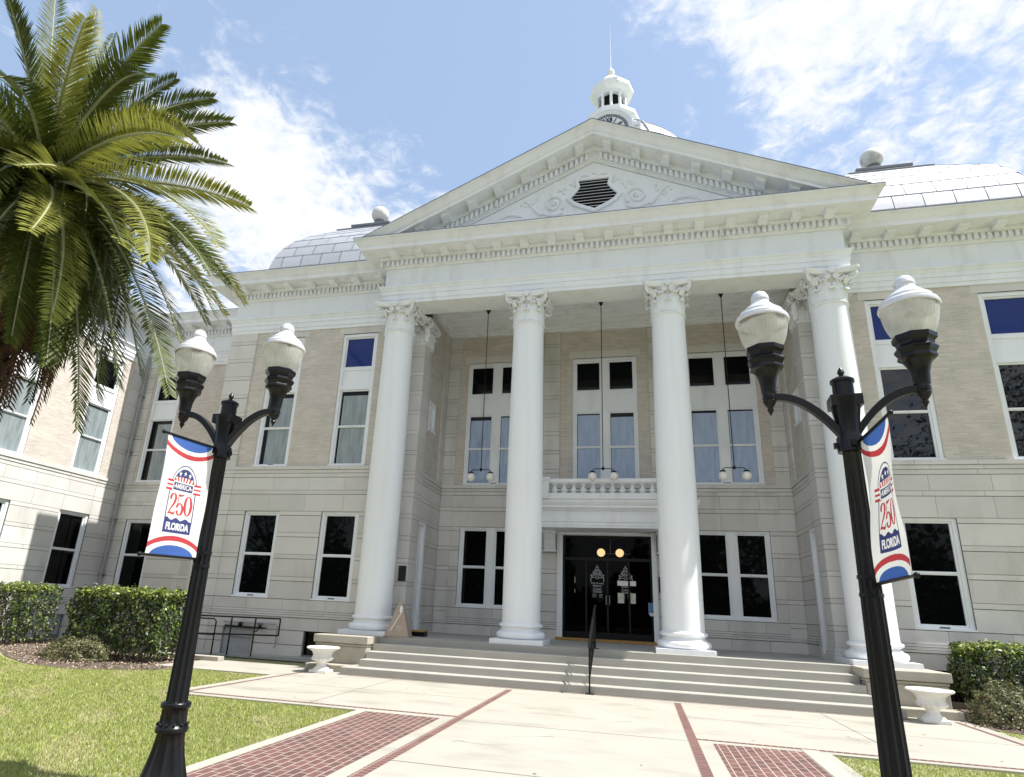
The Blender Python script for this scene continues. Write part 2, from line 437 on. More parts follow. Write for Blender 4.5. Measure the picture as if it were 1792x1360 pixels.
# concrete walk and forecourt
PW = 3.76
M['asphalt'] = mat('asphalt', (.06, .06, .062), .9, .12, 1.5, .3, 90, fine=.15)
sheet('road', [rect(-400, 400, -58, -27)], .002, M['asphalt'])  # unseen street, added for a darker, more neutral light bounce onto the cornices
sheet('pavement', [rect(-400, 400, -26.6, -23.5)], .006, M['kerb'])
walk = [[(-PW, -40), (PW, -40), (PW, -6.45), (-PW, -6.45)], [(-7.75, -6.45), (7.65, -6.45), (7.65, -1.15), (-7.75, -1.15)],
        [(-11.2, -2.75), (-7.75, -2.75), (-7.75, -.45), (-11.2, -.45)], [(-7.75, -1.15), (-6.2, -1.15), (-6.2, 1.2), (-7.75, 1.2)]]
sheet('path', walk, 0.0, M['concrete'], thick=.06)
for nm, pl, ur in [('brick_path', [rect(-2.01, -1.86, -40, -2.0), rect(1.76, 1.905, -40, -2.0)], 1),
                   ('brick_path', [rect(-7.42, -2.01, -6.26, -6.17), rect(1.905, 7.32, -6.29, -6.20), rect(-6.5, 6.5, -1.74, -1.68)], 0),
                   ('brick_path', [rect(-7.51, -7.42, -6.26, -1.35), rect(7.32, 7.41, -6.29, -1.5)], 1),
                   ]:
    sheet(nm, pl, .004, M['soldier'], ur)
sheet('brick_pavement', [rect(-3.56, -2.22, -40, -6.52), rect(2.12, 3.36, -40, -6.5)], .004, M['pave'], 1)
# dark saw-cut joints in the concrete
jm = MB()
for (a, b) in [((-1.86, -6.55), (1.76, -6.45)), ((-7.4, -3.9), (-1.9, -3.95)), ((-1.86, -9.6), (1.76, -9.6)), ((1.9, -3.95), (7.3, -4.0)), ((-1.86, -12.4), (1.76, -12.4))]:
    v = Vector((b[0] - a[0], b[1] - a[1])).normalized(); n = Vector((-v.y, v.x)) * .006
    jm.quad([(a[0] - n.x, a[1] - n.y, .003), (b[0] - n.x, b[1] - n.y, .003), (b[0] + n.x, b[1] + n.y, .003), (a[0] + n.x, a[1] + n.y, .003)])
def crack(x, y, dx, dy, n, seed):
    rn = random.Random(seed); p = Vector((x, y)); d = Vector((dx, dy)).normalized(); w = .007
    for i in range(n):
        q = p + (d + Vector((rn.uniform(-.9, .9), rn.uniform(-.9, .9)))).normalized() * rn.uniform(.06, .16)
        nn = Vector((-(q - p).y, (q - p).x)).normalized(); w2 = w * rn.uniform(.5, 1.1)
        jm.quad([(p.x - nn.x * w, p.y - nn.y * w, .0025), (q.x - nn.x * w2, q.y - nn.y * w2, .0025), (q.x + nn.x * w2, q.y + nn.y * w2, .0025), (p.x + nn.x * w, p.y + nn.y * w, .0025)])
        p = q; w = w2
sp = random.Random(4)
for i in range(70):                          # gum spots and drips trodden into the walk
    x, y = sp.uniform(-7, 7), sp.uniform(-12, -1.9)
    if abs(x) > 3.4 and y < -6.1: continue
    r_ = sp.uniform(.008, .026); jm.quad([(x + r_ * math.cos(k * PI / 4) * sp.uniform(.8, 1.2), y + r_ * math.sin(k * PI / 4), .0022) for k in range(8)])
for (a, b) in [((-4.9, -1.75), (-4.85, -6.15)), ((4.75, -1.75), (4.8, -6.18))]:
    jm.quad([(a[0] - .006, a[1], .003), (b[0] - .006, b[1], .003), (b[0] + .006, b[1], .003), (a[0] + .006, a[1], .003)])
crack(2.2, -2.4, 1, -.15, 26, 12); crack(-1.5, -8.2, 1, .2, 20, 13); crack(.2, -10.6, 1, -.4, 16, 14); crack(5.6, -2.6, -.2, -1, 16, 15)
crack(-6.1, -2.2, -.2, -1, 22, 3); crack(-6.0, -4.2, -.5, -1, 12, 4); crack(3.8, -3.5, 1, -.3, 10, 5); crack(4.4, -4.6, .5, -1, 9, 6); crack(-.2, -7.2, -1, -.5, 8, 8); crack(.9, -5.1, -1, -.8, 7, 9)
o = jm.build('pavement_gap', mat('joint_dirt', (.10, .09, .07), .95, .1, 5)); o['kind'] = 'structure'
# kerbs beside the brick panels
km = MB()
km.box(-3.74, -3.57, -40, -6.47, -.02, .008); km.box(3.38, 3.62, -40, -6.3, -.02, .008); km.box(-7.72, -7.55, -6.44, -2.8, -.02, .008)
o = km.build('kerb', M['kerb']); o['kind'] = 'structure'
# mulch beds
mb1 = [(-20, 2.6), (-20.1, -1.2), (-17.4, -1.9), (-15.6, -3.2), (-13.6, -4.3), (-11.9, -4.5), (-10.6, -3.6), (-10.3, -2.8), (-11.25, -2.7), (-11.25, -.4), (-12, .3), (-14, 1.2), (-14, 3.9)]
mb2 = [(7.5, -1.1), (7.42, -2.0), (8.3, -2.4), (9.6, -2.3), (12.5, -1.9), (16, -1.8), (16, 1.2), (7.7, 1.2)]
def inpoly(x, y, poly):
    c = np.zeros(np.shape(x), bool); n = len(poly)
    for i in range(n):
        x0, y0 = poly[i]; x1, y1 = poly[(i + 1) % n]
        c ^= ((y0 > y) != (y1 > y)) & (x < (x1 - x0) * (y - y0) / ((y1 - y0) if y1 != y0 else 1e-9) + x0)
    return c
sheet('mulch_ground', [mb1, mb2], -.018, M['mulch'])
def mesh_np(name, V, F, m, parent=None, midx=None, smooth=False):
    me = bpy.data.meshes.new(name)
    V = np.asarray(V, np.float32); F = np.asarray(F, np.int32); k = F.shape[1]
    me.vertices.add(len(V)); me.vertices.foreach_set('co', V.ravel())
    me.loops.add(F.size); me.loops.foreach_set('vertex_index', F.ravel())
    me.polygons.add(len(F)); me.polygons.foreach_set('loop_start', np.arange(0, F.size, k, dtype=np.int32))
    for q in (m if isinstance(m, (list, tuple)) else [m]): me.materials.append(q)
    if midx is not None: me.polygons.foreach_set('material_index', np.asarray(midx, np.int32))
    me.update(calc_edges=True)
    if smooth: me.shade_smooth()
    o = bpy.data.objects.new(name, me); COL.objects.link(o)
    if parent: o.parent = parent
    return o
def leaf_quads(P, N, size, asp=.55, jit=.5, r=rng):
    """leaf-sized diamonds at points P facing about N"""
    n = len(P); N = N + r.normal(0, jit, (n, 3)); N /= np.linalg.norm(N, axis=1)[:, None]
    A = np.cross(N, r.normal(0, 1, (n, 3))); A /= np.linalg.norm(A, axis=1)[:, None]
    B = np.cross(N, A); s = (size * r.uniform(.6, 1.25, n))[:, None]
    V = np.stack([P - A * s, P + B * s * asp + N * s * .15, P + A * s, P - B * s * asp + N * s * .15], 1).reshape(-1, 3)
    return V, np.arange(4 * n).reshape(n, 4)
# mulch chips and leaf litter
n = 9000
X = rng.uniform(-20, 16, n * 6); Y = rng.uniform(-4.6, 3.5, n * 6)
k = inpoly(X, Y, mb1) | inpoly(X, Y, mb2); X, Y = X[k][:n], Y[k][:n]
P = np.stack([X, Y, rng.uniform(-.016, .018, len(X))], 1)
V, F = leaf_quads(P, np.tile([0, 0, 1.], (len(P), 1)), .035, .5, .45)
chips = [mat('bark_chip', (.20, .145, .105), .9, .3, 8, island=.45, fine=0), mat('dry_leaf', (.42, .335, .24), .9, .3, 8, island=.4, fine=0)]
o = mesh_np('mulch_litter', V, F, chips, midx=(rng.random(len(F)) < .38).astype(int)); o['kind'] = 'stuff'

# lawn blades
lawn1 = [(-24, -14), (-3.78, -14), (-3.78, -6.5), (-7.78, -6.5), (-7.78, -2.9), (-10.2, -2.85), (-10.5, -3.6), (-11.9, -4.55), (-13.7, -4.35), (-15.7, -3.25), (-17.5, -1.95), (-20.1, -1.3), (-24, -1.3)]
lawn2 = [(3.64, -14), (14, -14), (14, -2.0), (9.6, -2.4), (8.3, -2.5), (7.75, -2.2), (7.75, -6.5), (3.64, -6.5)]
def blades(n, x0, x1, y0, y1, poly, seed):
    r = np.random.default_rng(seed)
    x = r.uniform(x0, x1, n * 3); y = r.uniform(y0, y1, n * 3)
    d = np.hypot(x - CAM.x, y - CAM.y)
    k = inpoly(x, y, poly) & (r.random(n * 3) < np.clip((9.0 / d) ** 1.3, .12, 1))
    x, y, d = x[k][:n], y[k][:n], d[k][:n]; n = len(x)
    patch = np.sin(x * 1.7 + 1.3 * np.sin(y * 1.1)) * np.sin(y * 1.9 + x * .6) + .6 * np.sin(x * 4.1 + y * 3.3)
    h = r.uniform(.018, .042, n) * np.where(patch < -.75, .75, 1.0); a = r.uniform(0, 2 * PI, n); w = .003 + .00048 * d * r.uniform(.7, 1.3, n)
    lean = r.uniform(.1, 1.1, n) * h; b = r.uniform(0, 2 * PI, n)
    ax, ay = np.cos(a) * w, np.sin(a) * w; z0 = np.full(n, -.034)
    V = np.stack([np.stack([x - ax, y - ay, z0], 1), np.stack([x + ax, y + ay, z0], 1),
                  np.stack([x + lean * np.cos(b), y + lean * np.sin(b), z0 + .012 + h], 1)], 1).reshape(-1, 3)
    mi = np.where(r.random(n) < .16 + .28 * (patch < -.6), 2, np.where(r.random(n) < .5, 0, 1))
    return V, np.arange(3 * n).reshape(n, 3), mi
gm = [mat('grass_blade', (.30, .365, .085), .6, .1, 2, island=.15, fine=0, spec=.3, transl=.35), mat('pale_grass_blade', (.41, .445, .15), .6, .1, 2, island=.15, fine=0, spec=.3, transl=.35), mat('dry_grass_blade', (.55, .49, .30), .7, .1, 2, island=.25, fine=0, spec=.2, transl=.3)]
for args in [(270000, -24, -3.7, -14, -1.2, lawn1, 1), (80000, 3.6, 14, -12.5, -2, lawn2, 2)]:
    V, F, mi = blades(*args); o = mesh_np('lawn_grass', V, F, gm, midx=mi); o['kind'] = 'stuff'

# ================================================================== COURTHOUSE
CH = empty('courthouse', 'white-columned limestone and tan brick courthouse with pediment, portico and clock tower', 'courthouse')
ZP = .8985                                   # porch floor
YP, YB, YL = 1.30, 4.68, 3.97                # pavilion front, portico back wall, link wall
XW, XS = 20.15, 6.16                         # wing wall, portico side walls
F_FRONT = frame((0, YP, 0), (0, -1, 0)); F_BACK = frame((0, YB, 0), (0, -1, 0)); F_LINK = frame((0, YL, 0), (0, -1, 0))
F_WING = frame((-XW, 0, 0), (1, 0, 0)); F_SL = frame((-XS, 0, 0), (1, 0, 0)); F_SR = frame((XS, 0, 0), (-1, 0, 0))
GR = [1.79, 2.495, 3.21, 3.925, 4.64, 5.36, 5.95]
def courses(z0, base=True, sill=True, top=None):
    c = []
    if base:
        c += [(max(z0, .0), .42, .05), (.42, .85, .05), (.85, 1.24, .05), (1.24, 1.31, .075), (1.31, 1.38, .055), (1.38, 1.45, .035), (1.45, 1.79, 0)]
    for a, b in zip(GR, GR[1:]): c += [(a, b - .14, 0), (b - .14, b, 0)]
    if sill: c += [(5.95, 6.07, .02), (6.07, 6.20, .05)]
    c = [(max(a, z0), b, p) for a, b, p in c if b > z0 + .02]
    return c
def quoin(z0, z1):
    c = []; z = z0; first = True
    g = [q for q in GR + [6.07 + .715 * i for i in range(0, 9)]]
    e = [z0] + [q for q in g if z0 + .1 < q < z1 - .05] + [z1]
    for a, b in zip(e, e[1:]):
        if b - a > .4: c += [(a, b - .14, 0), (b - .14, b, 0)]
        else: c += [(a, b, 0)]
    return c
SMAT = [M['stone'], M['joint']]
UP, LO = (6.20, 11.14), (1.79, 4.64)
def holes_for(centres, hw, up=True, lo=True):
    h = []
    for c in centres:
        if up: h.append((c - hw, c + hw, *UP))
        if lo: h.append((c - hw, c + hw, *LO))
    return h
def stone_and_brick(F, x0, x1, cs, hw, seed, z0=0.0, base=True, extra=(), ztop=11.5, brick=(None, None), lintel=True, lower=True):
    sb = MB(); sb.F = F
    hl = [h for h in holes_for(cs, hw, False, lower)] + list(extra)
    ashlar(sb, x0, x1, courses(z0, base), hl, seed=seed)
    for c in cs:
        lt = MB(); lt.F = F; lt.box(c - hw - .16, c + hw + .16, -.006, .1, 11.14, ztop, 0); lt.build('stone_lintel', SMAT, CH)
    sb.build('stone_wall', SMAT, CH)
    bb = MB(); bb.F = F
    bx0 = brick[0] if brick[0] is not None else x0; bx1 = brick[1] if brick[1] is not None else x1
    panel(bb, bx0, bx1, 6.19, ztop, holes_for(cs, hw, True, False), 0, .16, 0, outer=False)
    bb.build('brick_wall', M['brick'], CH)

# --- windows
def window(kind, up, cols, hw):
    """built at the wall face with x centred; returns (frame mesh builder, pane rectangles)"""
    mb = MB(); rects = []
    f0, f1 = (6.20, 11.14) if up else (1.79, 4.64)
    rows = [(6.30, 7.58), (7.66, 8.92)] if up else [(1.93, 3.16), (3.25, 4.50)]
    op = []
    for (a, b) in cols:
        op.append((a - .055, b + .055, rows[0][0] - .055, rows[1][1] + .055))
        if up: op.append((a - .055, b + .055, 9.86 - .055, 10.96 + .055))
    if up: op.append((cols[0][0] - .03, cols[-1][1] + .03, 9.12, 9.70))
    panel(mb, -hw + .004, hw - .004, f0 + .004, f1 - .004, op, .035, .085, 0)
    for (a, b) in cols:
        for r in rows + ([(9.86, 10.96)] if up else []): rects.append((a, b, *r))
        h = [(a, b, *r) for r in rows]
        panel(mb, a - .055, b + .055, rows[0][0] - .055, rows[1][1] + .055, h, .08, .13, 0, outer=False)
        if up: panel(mb, a - .055, b + .055, 9.805, 11.015, [(a, b, 9.86, 10.96)], .08, .13, 0, outer=False)
        mb.box(a, b, .06, .085, rows[0][1] + .03, rows[1][0] - .01)
    if up: mb.quad([(cols[0][0] - .03, .06, 9.12), (cols[-1][1] + .03, .06, 9.12), (cols[-1][1] + .03, .06, 9.70), (cols[0][0] - .03, .06, 9.70)])
    mb.box(-hw - .0, hw + .0, -.03, .05, f0 - .0, f0 + .05)
    return mb, rects
COLS1 = [(-.515, .515)]; COLS2 = [(-1.03, -.19), (.19, 1.03)]
PROTO = {}
def put_window(F, xc, cols, hw, up, main='glass', trans='glass', gap=.13, lift=False, label=None):
    key = (len(cols), up)
    if key not in PROTO:
        mb, rects = window('', up, cols, hw)
        o = mb.build('window', M['white'], CH); PROTO[key] = (o, rects); first = True
    else:
        o = PROTO[key][0].copy(); COL.objects.link(o); rects = PROTO[key][1]
    o.matrix_world = F @ Matrix.Translation((xc, 0, 0)); o.parent = CH
    names = ['glass', 'blind', 'blueblind', 'blueglass', 'plaque']
    if lift:
        pm = MB(); pm.box(-.11, .11, .02, .034, (6.245 if up else 1.835), (6.285 if up else 1.875), 0); pm.build('sash_lift', M['plaque'], o)
    for (a, b) in cols:
        rs = [q for q in rects if q[0] == a]; lo_, hi_ = min(q[2] for q in rs), max(q[3] for q in rs if q[2] < 9.5)
        pm = MB(); pm.quad([(a, .125, lo_), (b, .125, lo_), (b, .125, hi_), (a, .125, hi_)]); pm.build('window_pane', M[main if main in ('blueglass', 'skyglass') else 'glass'], o)
        if main in ('blind', 'blueblind'):
            h_ = random.choice([0, 0, .04, .10]); tp = hi_ - .05 - h_
            pm = MB(); pm.quad([(a + gap, .121, lo_), (b, .121, lo_), (b, .121, tp), (a + gap, .121, tp)]); pm.build('window_blind', M[main], o)
        if up:
            pm = MB(); pm.quad([(a, .125, 9.86), (b, .125, 9.86), (b, .125, 10.96), (a, .125, 10.96)]); pm.build('transom_pane', M[trans], o)
    if label: o['label'] = label
    return o
WL, WR = [-11.42, -8.49], [8.57, 11.5]
LINKW = [-18.85]; WINGW = [2.03, -1.30]
put_window(F_FRONT, WL[0], COLS1, .68, True, 'blind', 'glass', .16, True); put_window(F_FRONT, WL[1], COLS1, .68, True, 'blind', 'blueglass', .07)
put_window(F_FRONT, WR[0], COLS1, .68, True, 'skyglass', 'blueglass'); put_window(F_FRONT, WR[1], COLS1, .68, True, 'skyglass', 'blueglass')  # blue transom colour stands in for the sky they would reflect
for x in WL + WR: put_window(F_FRONT, x, COLS1, .68, False, lift=True)
put_window(F_LINK, LINKW[0], COLS1, .68, True, 'blind', 'glass', .3); put_window(F_LINK, LINKW[0], COLS1, .68, False)
put_window(F_LINK, 18.85, COLS1, .68, True); put_window(F_LINK, 18.85, COLS1, .68, False)
for y in WINGW: put_window(F_WING, y, COLS1, .68, True, 'blind', 'glass', 0); put_window(F_WING, y, COLS1, .68, False)
for x in (-4.12, .03, 4.12): put_window(F_BACK, x, COLS2, 1.19, True, 'blueblind', 'glass', .02, x != .03)
for x in (-4.12, 4.12): put_window(F_BACK, x, COLS2, 1.19, False)

# --- pavilions, links and wing
BASEWIN = lambda c: (c - .55, c + .55, .14, .84)
stone_and_brick(F_FRONT, -12.75, -7.25, WL, .68, 1, extra=[(-12.18, -11.06, .02, .85), (-9.25, -8.2, .14, .84)])
stone_and_brick(F_FRONT, 7.25, 12.75, WR, .68, 2, extra=[(8.05, 9.1, .14, .84)])
stone_and_brick(F_LINK, -XW, -13.8, LINKW, .68, 3, ztop=11.45)
stone_and_brick(F_LINK, 13.8, XW, [18.85], .68, 4, ztop=11.45)
stone_and_brick(F_WING, -9, YL, WINGW, .68, 5, extra=[(1.55, 2.6, .14, .84)], ztop=11.45)
for s in (-1, 1):                            # quoined corner pilasters with their returns
    q = MB(); q.F = F_FRONT
    a, b = (-13.87, -12.75) if s < 0 else (12.75, 13.87)
    cs = [c for c in courses(0, True, False)] + [(x, y, 0) for x, y, _ in quoin(5.95, 11.42)]
    ashlar(q, a, b, cs, [], block=1.2, seed=7, proud=.05)
    q.F = frame((s * 13.87, 0, 0), (s, 0, 0))
    xa, xb = (-YL, -YP) if s < 0 else (YP, YL)
    if s < 0: q.F = frame((-13.87, 0, 0), (-1, 0, 0))
    ashlar(q, xa, xb, cs, [], block=1.4, seed=8, proud=.03)
    q.build('corner_pilaster', SMAT, CH)
for F, a, b in ((F_LINK, -XW + .02, -19.62), (F_WING, 3.22, YL - .02)):
    q = MB(); q.F = F
    ashlar(q, a, b, quoin(6.07, 11.4), [], block=1.2, seed=9, proud=.03)
    q.build('corner_strip', SMAT, CH)
# basement openings
bw = MB(); bw.F = F_FRONT
bw.quad([(-9.25, .1, .14), (-8.2, .1, .14), (-8.2, .1, .84), (-9.25, .1, .84)]); bw.build('basement_window', M['glass'], CH)
bw = MB(); bw.F = F_FRONT; bw.quad([(8.05, .1, .14), (9.1, .1, .14), (9.1, .1, .84), (8.05, .1, .84)]); bw.build('basement_window', M['glass'], CH)
bw = MB(); bw.F = F_WING; bw.quad([(1.55, .06, .14), (2.6, .06, .14), (2.6, .06, .84), (1.55, .06, .84)])
bw.build('basement_vent_panel', M['greydoor'], CH)
bd = MB(); bd.F = F_FRONT
panel(bd, -12.17, -11.07, .03, .84, [(-11.98, -11.12, .06, .56)], .02, .06, 0); bd.quad([(-11.98, .05, .06), (-11.12, .05, .06), (-11.12, .05, .56), (-11.98, .05, .56)])
for i in range(9): bd.box(-11.95 + i * .095, -11.945 + i * .095, .044, .05, .07, .55)
bd.box(-12.0, -11.1, .0, .03, .56, .6)
bd.build('basement_door', M['greydoor'], CH)

# --- portico back wall, side walls, piers
sb = MB(); sb.F = F_BACK
DH = (-1.68, 1.68, ZP, 4.64)
ashlar(sb, -XS, XS, courses(ZP, True), [(-5.31, -2.93, *LO), (2.93, 5.31, *LO), DH], seed=11, yb=.3)
for a, b in ((-6.1, -5.64), (-2.25, -1.64), (1.64, 2.25), (5.64, 6.1)):
    ql = MB(); ql.F = F_BACK; ql.box(a + .01, b - .01, -.035, .04, 6.07, 12.4, 1)
    for (c, d, _) in quoin(6.07, 12.4): ql.box(a, b, -.05, .05, c, d - .016, 0)
    if abs(a) > 3:
        ql.box(a + .01, b - .01, -.045, .0, ZP + .02, 6.07, 1)
        for (c, d, _) in quoin(ZP + .02, 6.07): ql.box(a, b, -.06, .0, c, d - .016, 0)
    ql.build('pilaster', SMAT, CH)
sb.build('stone_wall', SMAT, CH)
for c in (-4.12, .03, 4.12):
    lt = MB(); lt.F = F_BACK; lt.box(c - 1.32, c + 1.32, -.006, .1, 11.14, 11.42, 0); lt.build('stone_lintel', SMAT, CH)
bb = MB(); bb.F = F_BACK
panel(bb, -XS, XS, 6.19, 12.5, [(c - 1.19, c + 1.19, *UP) for c in (-4.12, .03, 4.12)], 0, .16, 0, outer=False)
bb.build('brick_wall', M['brick'], CH)
for s, F in ((-1, F_SL), (1, F_SR)):
    t = (lambda a, b: (a, b)) if s < 0 else (lambda a, b: (-b, -a))
    sb = MB(); sb.F = F
    dh = (*t(2.42, 3.22), ZP, 4.55)
    ashlar(sb, *t(2.33, YB), courses(ZP, True), [dh], seed=13, yb=.16)
    sb.build('stone_wall', SMAT, CH)
    ql = MB(); ql.F = F; ql.box(*t(4.13, YB), -.035, .0, 6.07, 12.4, 1)
    for (c, d, _) in quoin(6.07, 12.4): ql.box(*t(4.12, YB), -.05, .0, c, d - .016, 0)
    ql.build('pilaster', SMAT, CH)
    bb = MB(); bb.F = F
    wh = (*t(2.75, 3.35), 7.95, 8.9)
    panel(bb, *t(2.33, YB), 6.19, 12.5, [wh], 0, .16, 0, outer=False); bb.build('brick_wall', M['brick'], CH)
    d = MB(); d.F = F
    a, b = t(2.42, 3.22)
    panel(d, a, b, ZP + .01, 4.55, [(a + .12, b - .12, ZP + .02, 4.42)], -.02, .1, 0); d.quad([(a + .12, .08, ZP), (b - .12, .08, ZP), (b - .12, .08, 4.42), (a + .12, .08, 4.42)])
    d.build('side_door', M['white'], CH)
    d = MB(); d.F = F
    a, b = t(2.72, 3.38)
    panel(d, a, b, 7.9, 8.95, [(a + .1, b - .1, 8.0, 8.82)], -.03, .1, 0); d.quad([(a + .1, .06, 8.0), (b - .1, .06, 8.0), (b - .1, .06, 8.82), (a + .1, .06, 8.82)]); d.box(a - .05, b + .05, -.07, .0, 7.82, 7.9)
    d.build('small_window', M['white'], CH)
    # pier: four-sided shaft of quoins
    q = MB(); yf, yr = 1.6, 2.36; x0, x1 = (-7.4, -6.08) if s < 0 else (6.08, 7.4)
    q.box(x0 + .03, x1 - .03, yf + .03, yr - .03, ZP, 10.95, 1)
    e = [ZP, 1.03, 1.12, 1.24]
    for i, (c, d_, _) in enumerate(quoin(1.24, 10.72)):
        q.box(x0, x1, yf, yr, c, d_ - .013, 0)
    q.box(x0 - .10, x1 + .10, yf - .10, yr + .1, ZP, 1.03, 0); q.box(x0 - .06, x1 + .06, yf - .06, yr + .06, 1.035, 1.13, 0); q.box(x0 - .03, x1 + .03, yf - .03, yr + .03, 1.135, 1.235, 0)
    q.build('pier', SMAT, CH)
# wall plaques
for nm, bx, m in [('wall_plaque', (-6.17, -5.84 - .26, 0, 0, 2.52, 2.99), 0)]:
    p = MB(); p.box(-6.36, -6.11, 1.555, 1.60, 2.5, 2.97); p.build('wall_plaque', M['plaque'], CH, bevel=.006)
p = MB(); p.box(1.72, 1.98, YB - .06, YB - .01, 2.55, 3.05); p.build('wall_plaque', M['plaque'], CH, bevel=.006)

# --- entrance: frame, doors, dark lobby with a lit pendant behind clear glass
en = MB(); en.F = F_BACK
panel(en, -1.68, 1.68, ZP + .1, 4.64, [(-1.49, 1.52, ZP + .1, 4.40)], -.10, .12, 0)
panel(en, -1.60, 1.62, ZP + .1, 4.52, [(-1.49, 1.52, ZP + .1, 4.40)], -.125, -.09, 0)
DF = en.build('entrance_frame', M['white'], CH)
sl_ = MB(); sl_.F = F_BACK; sl_.box(-1.72, 1.74, -.16, .16, ZP + .002, ZP + .098); sl_.build('threshold', M['wood'], CH, bevel=.006)
dr = MB(); dr.F = F_BACK
panel(dr, -1.49, 1.52, 1.0, 4.40, [(-1.42, -.72, 1.2, 3.55), (-.66, .0, 1.2, 3.55), (.06, .72, 1.2, 3.55), (.78, 1.45, 1.2, 3.55), (-1.42, 1.45, 3.65, 4.33)], .05, .10, 0, outer=False)
DR = dr.build('entrance_door', M['blackrail'], CH)
gm_ = bpy.data.materials.new('clear_door_glass'); gm_.use_nodes = True
N, L = gm_.node_tree.nodes, gm_.node_tree.links; N.remove(N['Principled BSDF'])
tr = N.new('ShaderNodeBsdfTransparent'); tr.inputs[0].default_value = (.5, .52, .53, 1); gl = N.new('ShaderNodeBsdfGlossy'); gl.inputs['Roughness'].default_value = .01
fr = N.new('ShaderNodeFresnel'); fr.inputs[0].default_value = 1.17; ms = N.new('ShaderNodeMixShader')
L.new(fr.outputs[0], ms.inputs[0]); L.new(tr.outputs[0], ms.inputs[1]); L.new(gl.outputs[0], ms.inputs[2]); L.new(ms.outputs[0], N['Material Output'].inputs['Surface'])
g = MB(); g.F = F_BACK
for a, b, c, d in [(-1.42, -.72, 1.2, 3.55), (-.66, .0, 1.2, 3.55), (.06, .72, 1.2, 3.55), (.78, 1.45, 1.2, 3.55), (-1.42, 1.45, 3.65, 4.33)]:
    g.quad([(a, .08, c), (b, .08, c), (b, .08, d), (a, .08, d)])
g.build('door_glass', gm_, DR)
h = MB(); h.F = F_BACK
for x in (-.02, .10): h.tube([(x, .05, 2.10), (x, .01, 2.12), (x, .0, 2.25), (x, .01, 2.38), (x, .05, 2.4)], .012, 8)
h.box(-1.09, -1.06, .03, .05, 2.78, 2.98); h.box(-1.085, -1.065, .03, .05, 2.45, 2.58)
h.build('door_handle', M['pipe'], DR, smooth=True)
lb = MB(); lb.F = F_BACK
x0, x1, y0, y1, z0, z1 = -1.7, 1.7, .14, 3.6, .99, 4.5
for p in [[(x0, y1, z0), (x1, y1, z0), (x1, y1, z1), (x0, y1, z1)], [(x0, y0, z0), (x0, y1, z0), (x0, y1, z1), (x0, y0, z1)], [(x1, y0, z0), (x1, y1, z0), (x1, y1, z1), (x1, y0, z1)], [(x0, y0, z0), (x1, y0, z0), (x1, y1, z0), (x0, y1, z0)], [(x0, y0, z1), (x1, y0, z1), (x1, y1, z1), (x0, y1, z1)]]: lb.quad(p)
lb.build('lobby', M['dark'], CH)
# lettering and emblem on the doors: the courthouse outline over POLK COUNTY / HISTORY / CENTER
dc = MB(); dc.F = F_BACK
def stroke(mb, pts, w, y=.074, m=0):
    for a, b in zip(pts, pts[1:]):
        a, b = Vector(a), Vector(b); d_ = (b - a); n_ = Vector((-d_.y, d_.x)).normalized() * w / 2
        mb.quad([(a.x - n_.x, y, a.y - n_.y), (b.x - n_.x, y, b.y - n_.y), (b.x + n_.x, y, b.y + n_.y), (a.x + n_.x, y, a.y + n_.y)], m)
def flat_text(mb, s, x, z, size, y=.074, m=0, xs=1.0, off=.0):
    V, T = text_mesh(s, size, off, xs=xs); mb.add([(x + vx, y, z + vy) for vx, vy in V], T, m)
for cx in (-.31, .64):
    z = 2.86
    stroke(dc, [(cx - .22, z - .02), (cx - .22, z + .12), (cx - .2, z + .14), (cx, z + .25), (cx + .2, z + .14), (cx + .22, z + .12), (cx + .22, z - .02)], .016)
    stroke(dc, [(cx - .22, z + .12), (cx - .06, z + .12)], .014); stroke(dc, [(cx + .22, z + .12), (cx + .06, z + .12)], .014)
    stroke(dc, [(cx + .05 * math.cos(t * PI / 8), z + .13 + .05 * math.sin(t * PI / 8)) for t in range(17)], .014)
    for r_, w_ in ((.15, .014), (.11, .012)): stroke(dc, [(cx + r_ * math.cos(t * PI / 10), z + .24 + r_ * 1.05 * math.sin(t * PI / 10)) for t in range(11)], w_)
    stroke(dc, [(cx - .16, z + .24), (cx + .16, z + .24)], .014); stroke(dc, [(cx - .05, z + .40), (cx - .05, z + .46), (cx + .05, z + .46), (cx + .05, z + .40)], .012)
    for t in (-.09, -.03, .03, .09): stroke(dc, [(cx + t, z + .25), (cx + t * .6, z + .36)], .01)
    stroke(dc, [(cx, z + .46), (cx, z + .55)], .012); stroke(dc, [(cx - .02, z + .5), (cx + .02, z + .5)], .02)
    for sx in (-.2, .2): stroke(dc, [(cx + sx - .025, z + .2), (cx + sx + .025, z + .2)], .04)
    flat_text(dc, 'Polk County', cx, z - .07, .085); flat_text(dc, 'History', cx, z - .155, .10); flat_text(dc, 'Center', cx, z - .255, .10)
    for i, (w_, zz_) in enumerate([(.34, -.32), (.26, -.345), (.30, -.37)]): stroke(dc, [(cx - w_ / 2, z + zz_), (cx + w_ / 2, z + zz_)], .008)
    for zz_ in (-.43, -.47, -.52):
        stroke(dc, [(cx - .17, z + zz_), (cx - .03, z + zz_)], .008); stroke(dc, [(cx + .05, z + zz_), (cx + .17, z + zz_)], .008)
dc.build('door_lettering', M['decal'], DR)
ps = MB(); ps.F = F_BACK
ps.box(.37, .58, .068, .073, 2.17, 2.50, 0); ps.box(.79, .96, .068, .073, 2.17, 2.50, 0); ps.box(.36, .98, .068, .072, 2.74, 2.90, 1)
ps.build('door_poster', [M['poster'], M['urn']], DR)
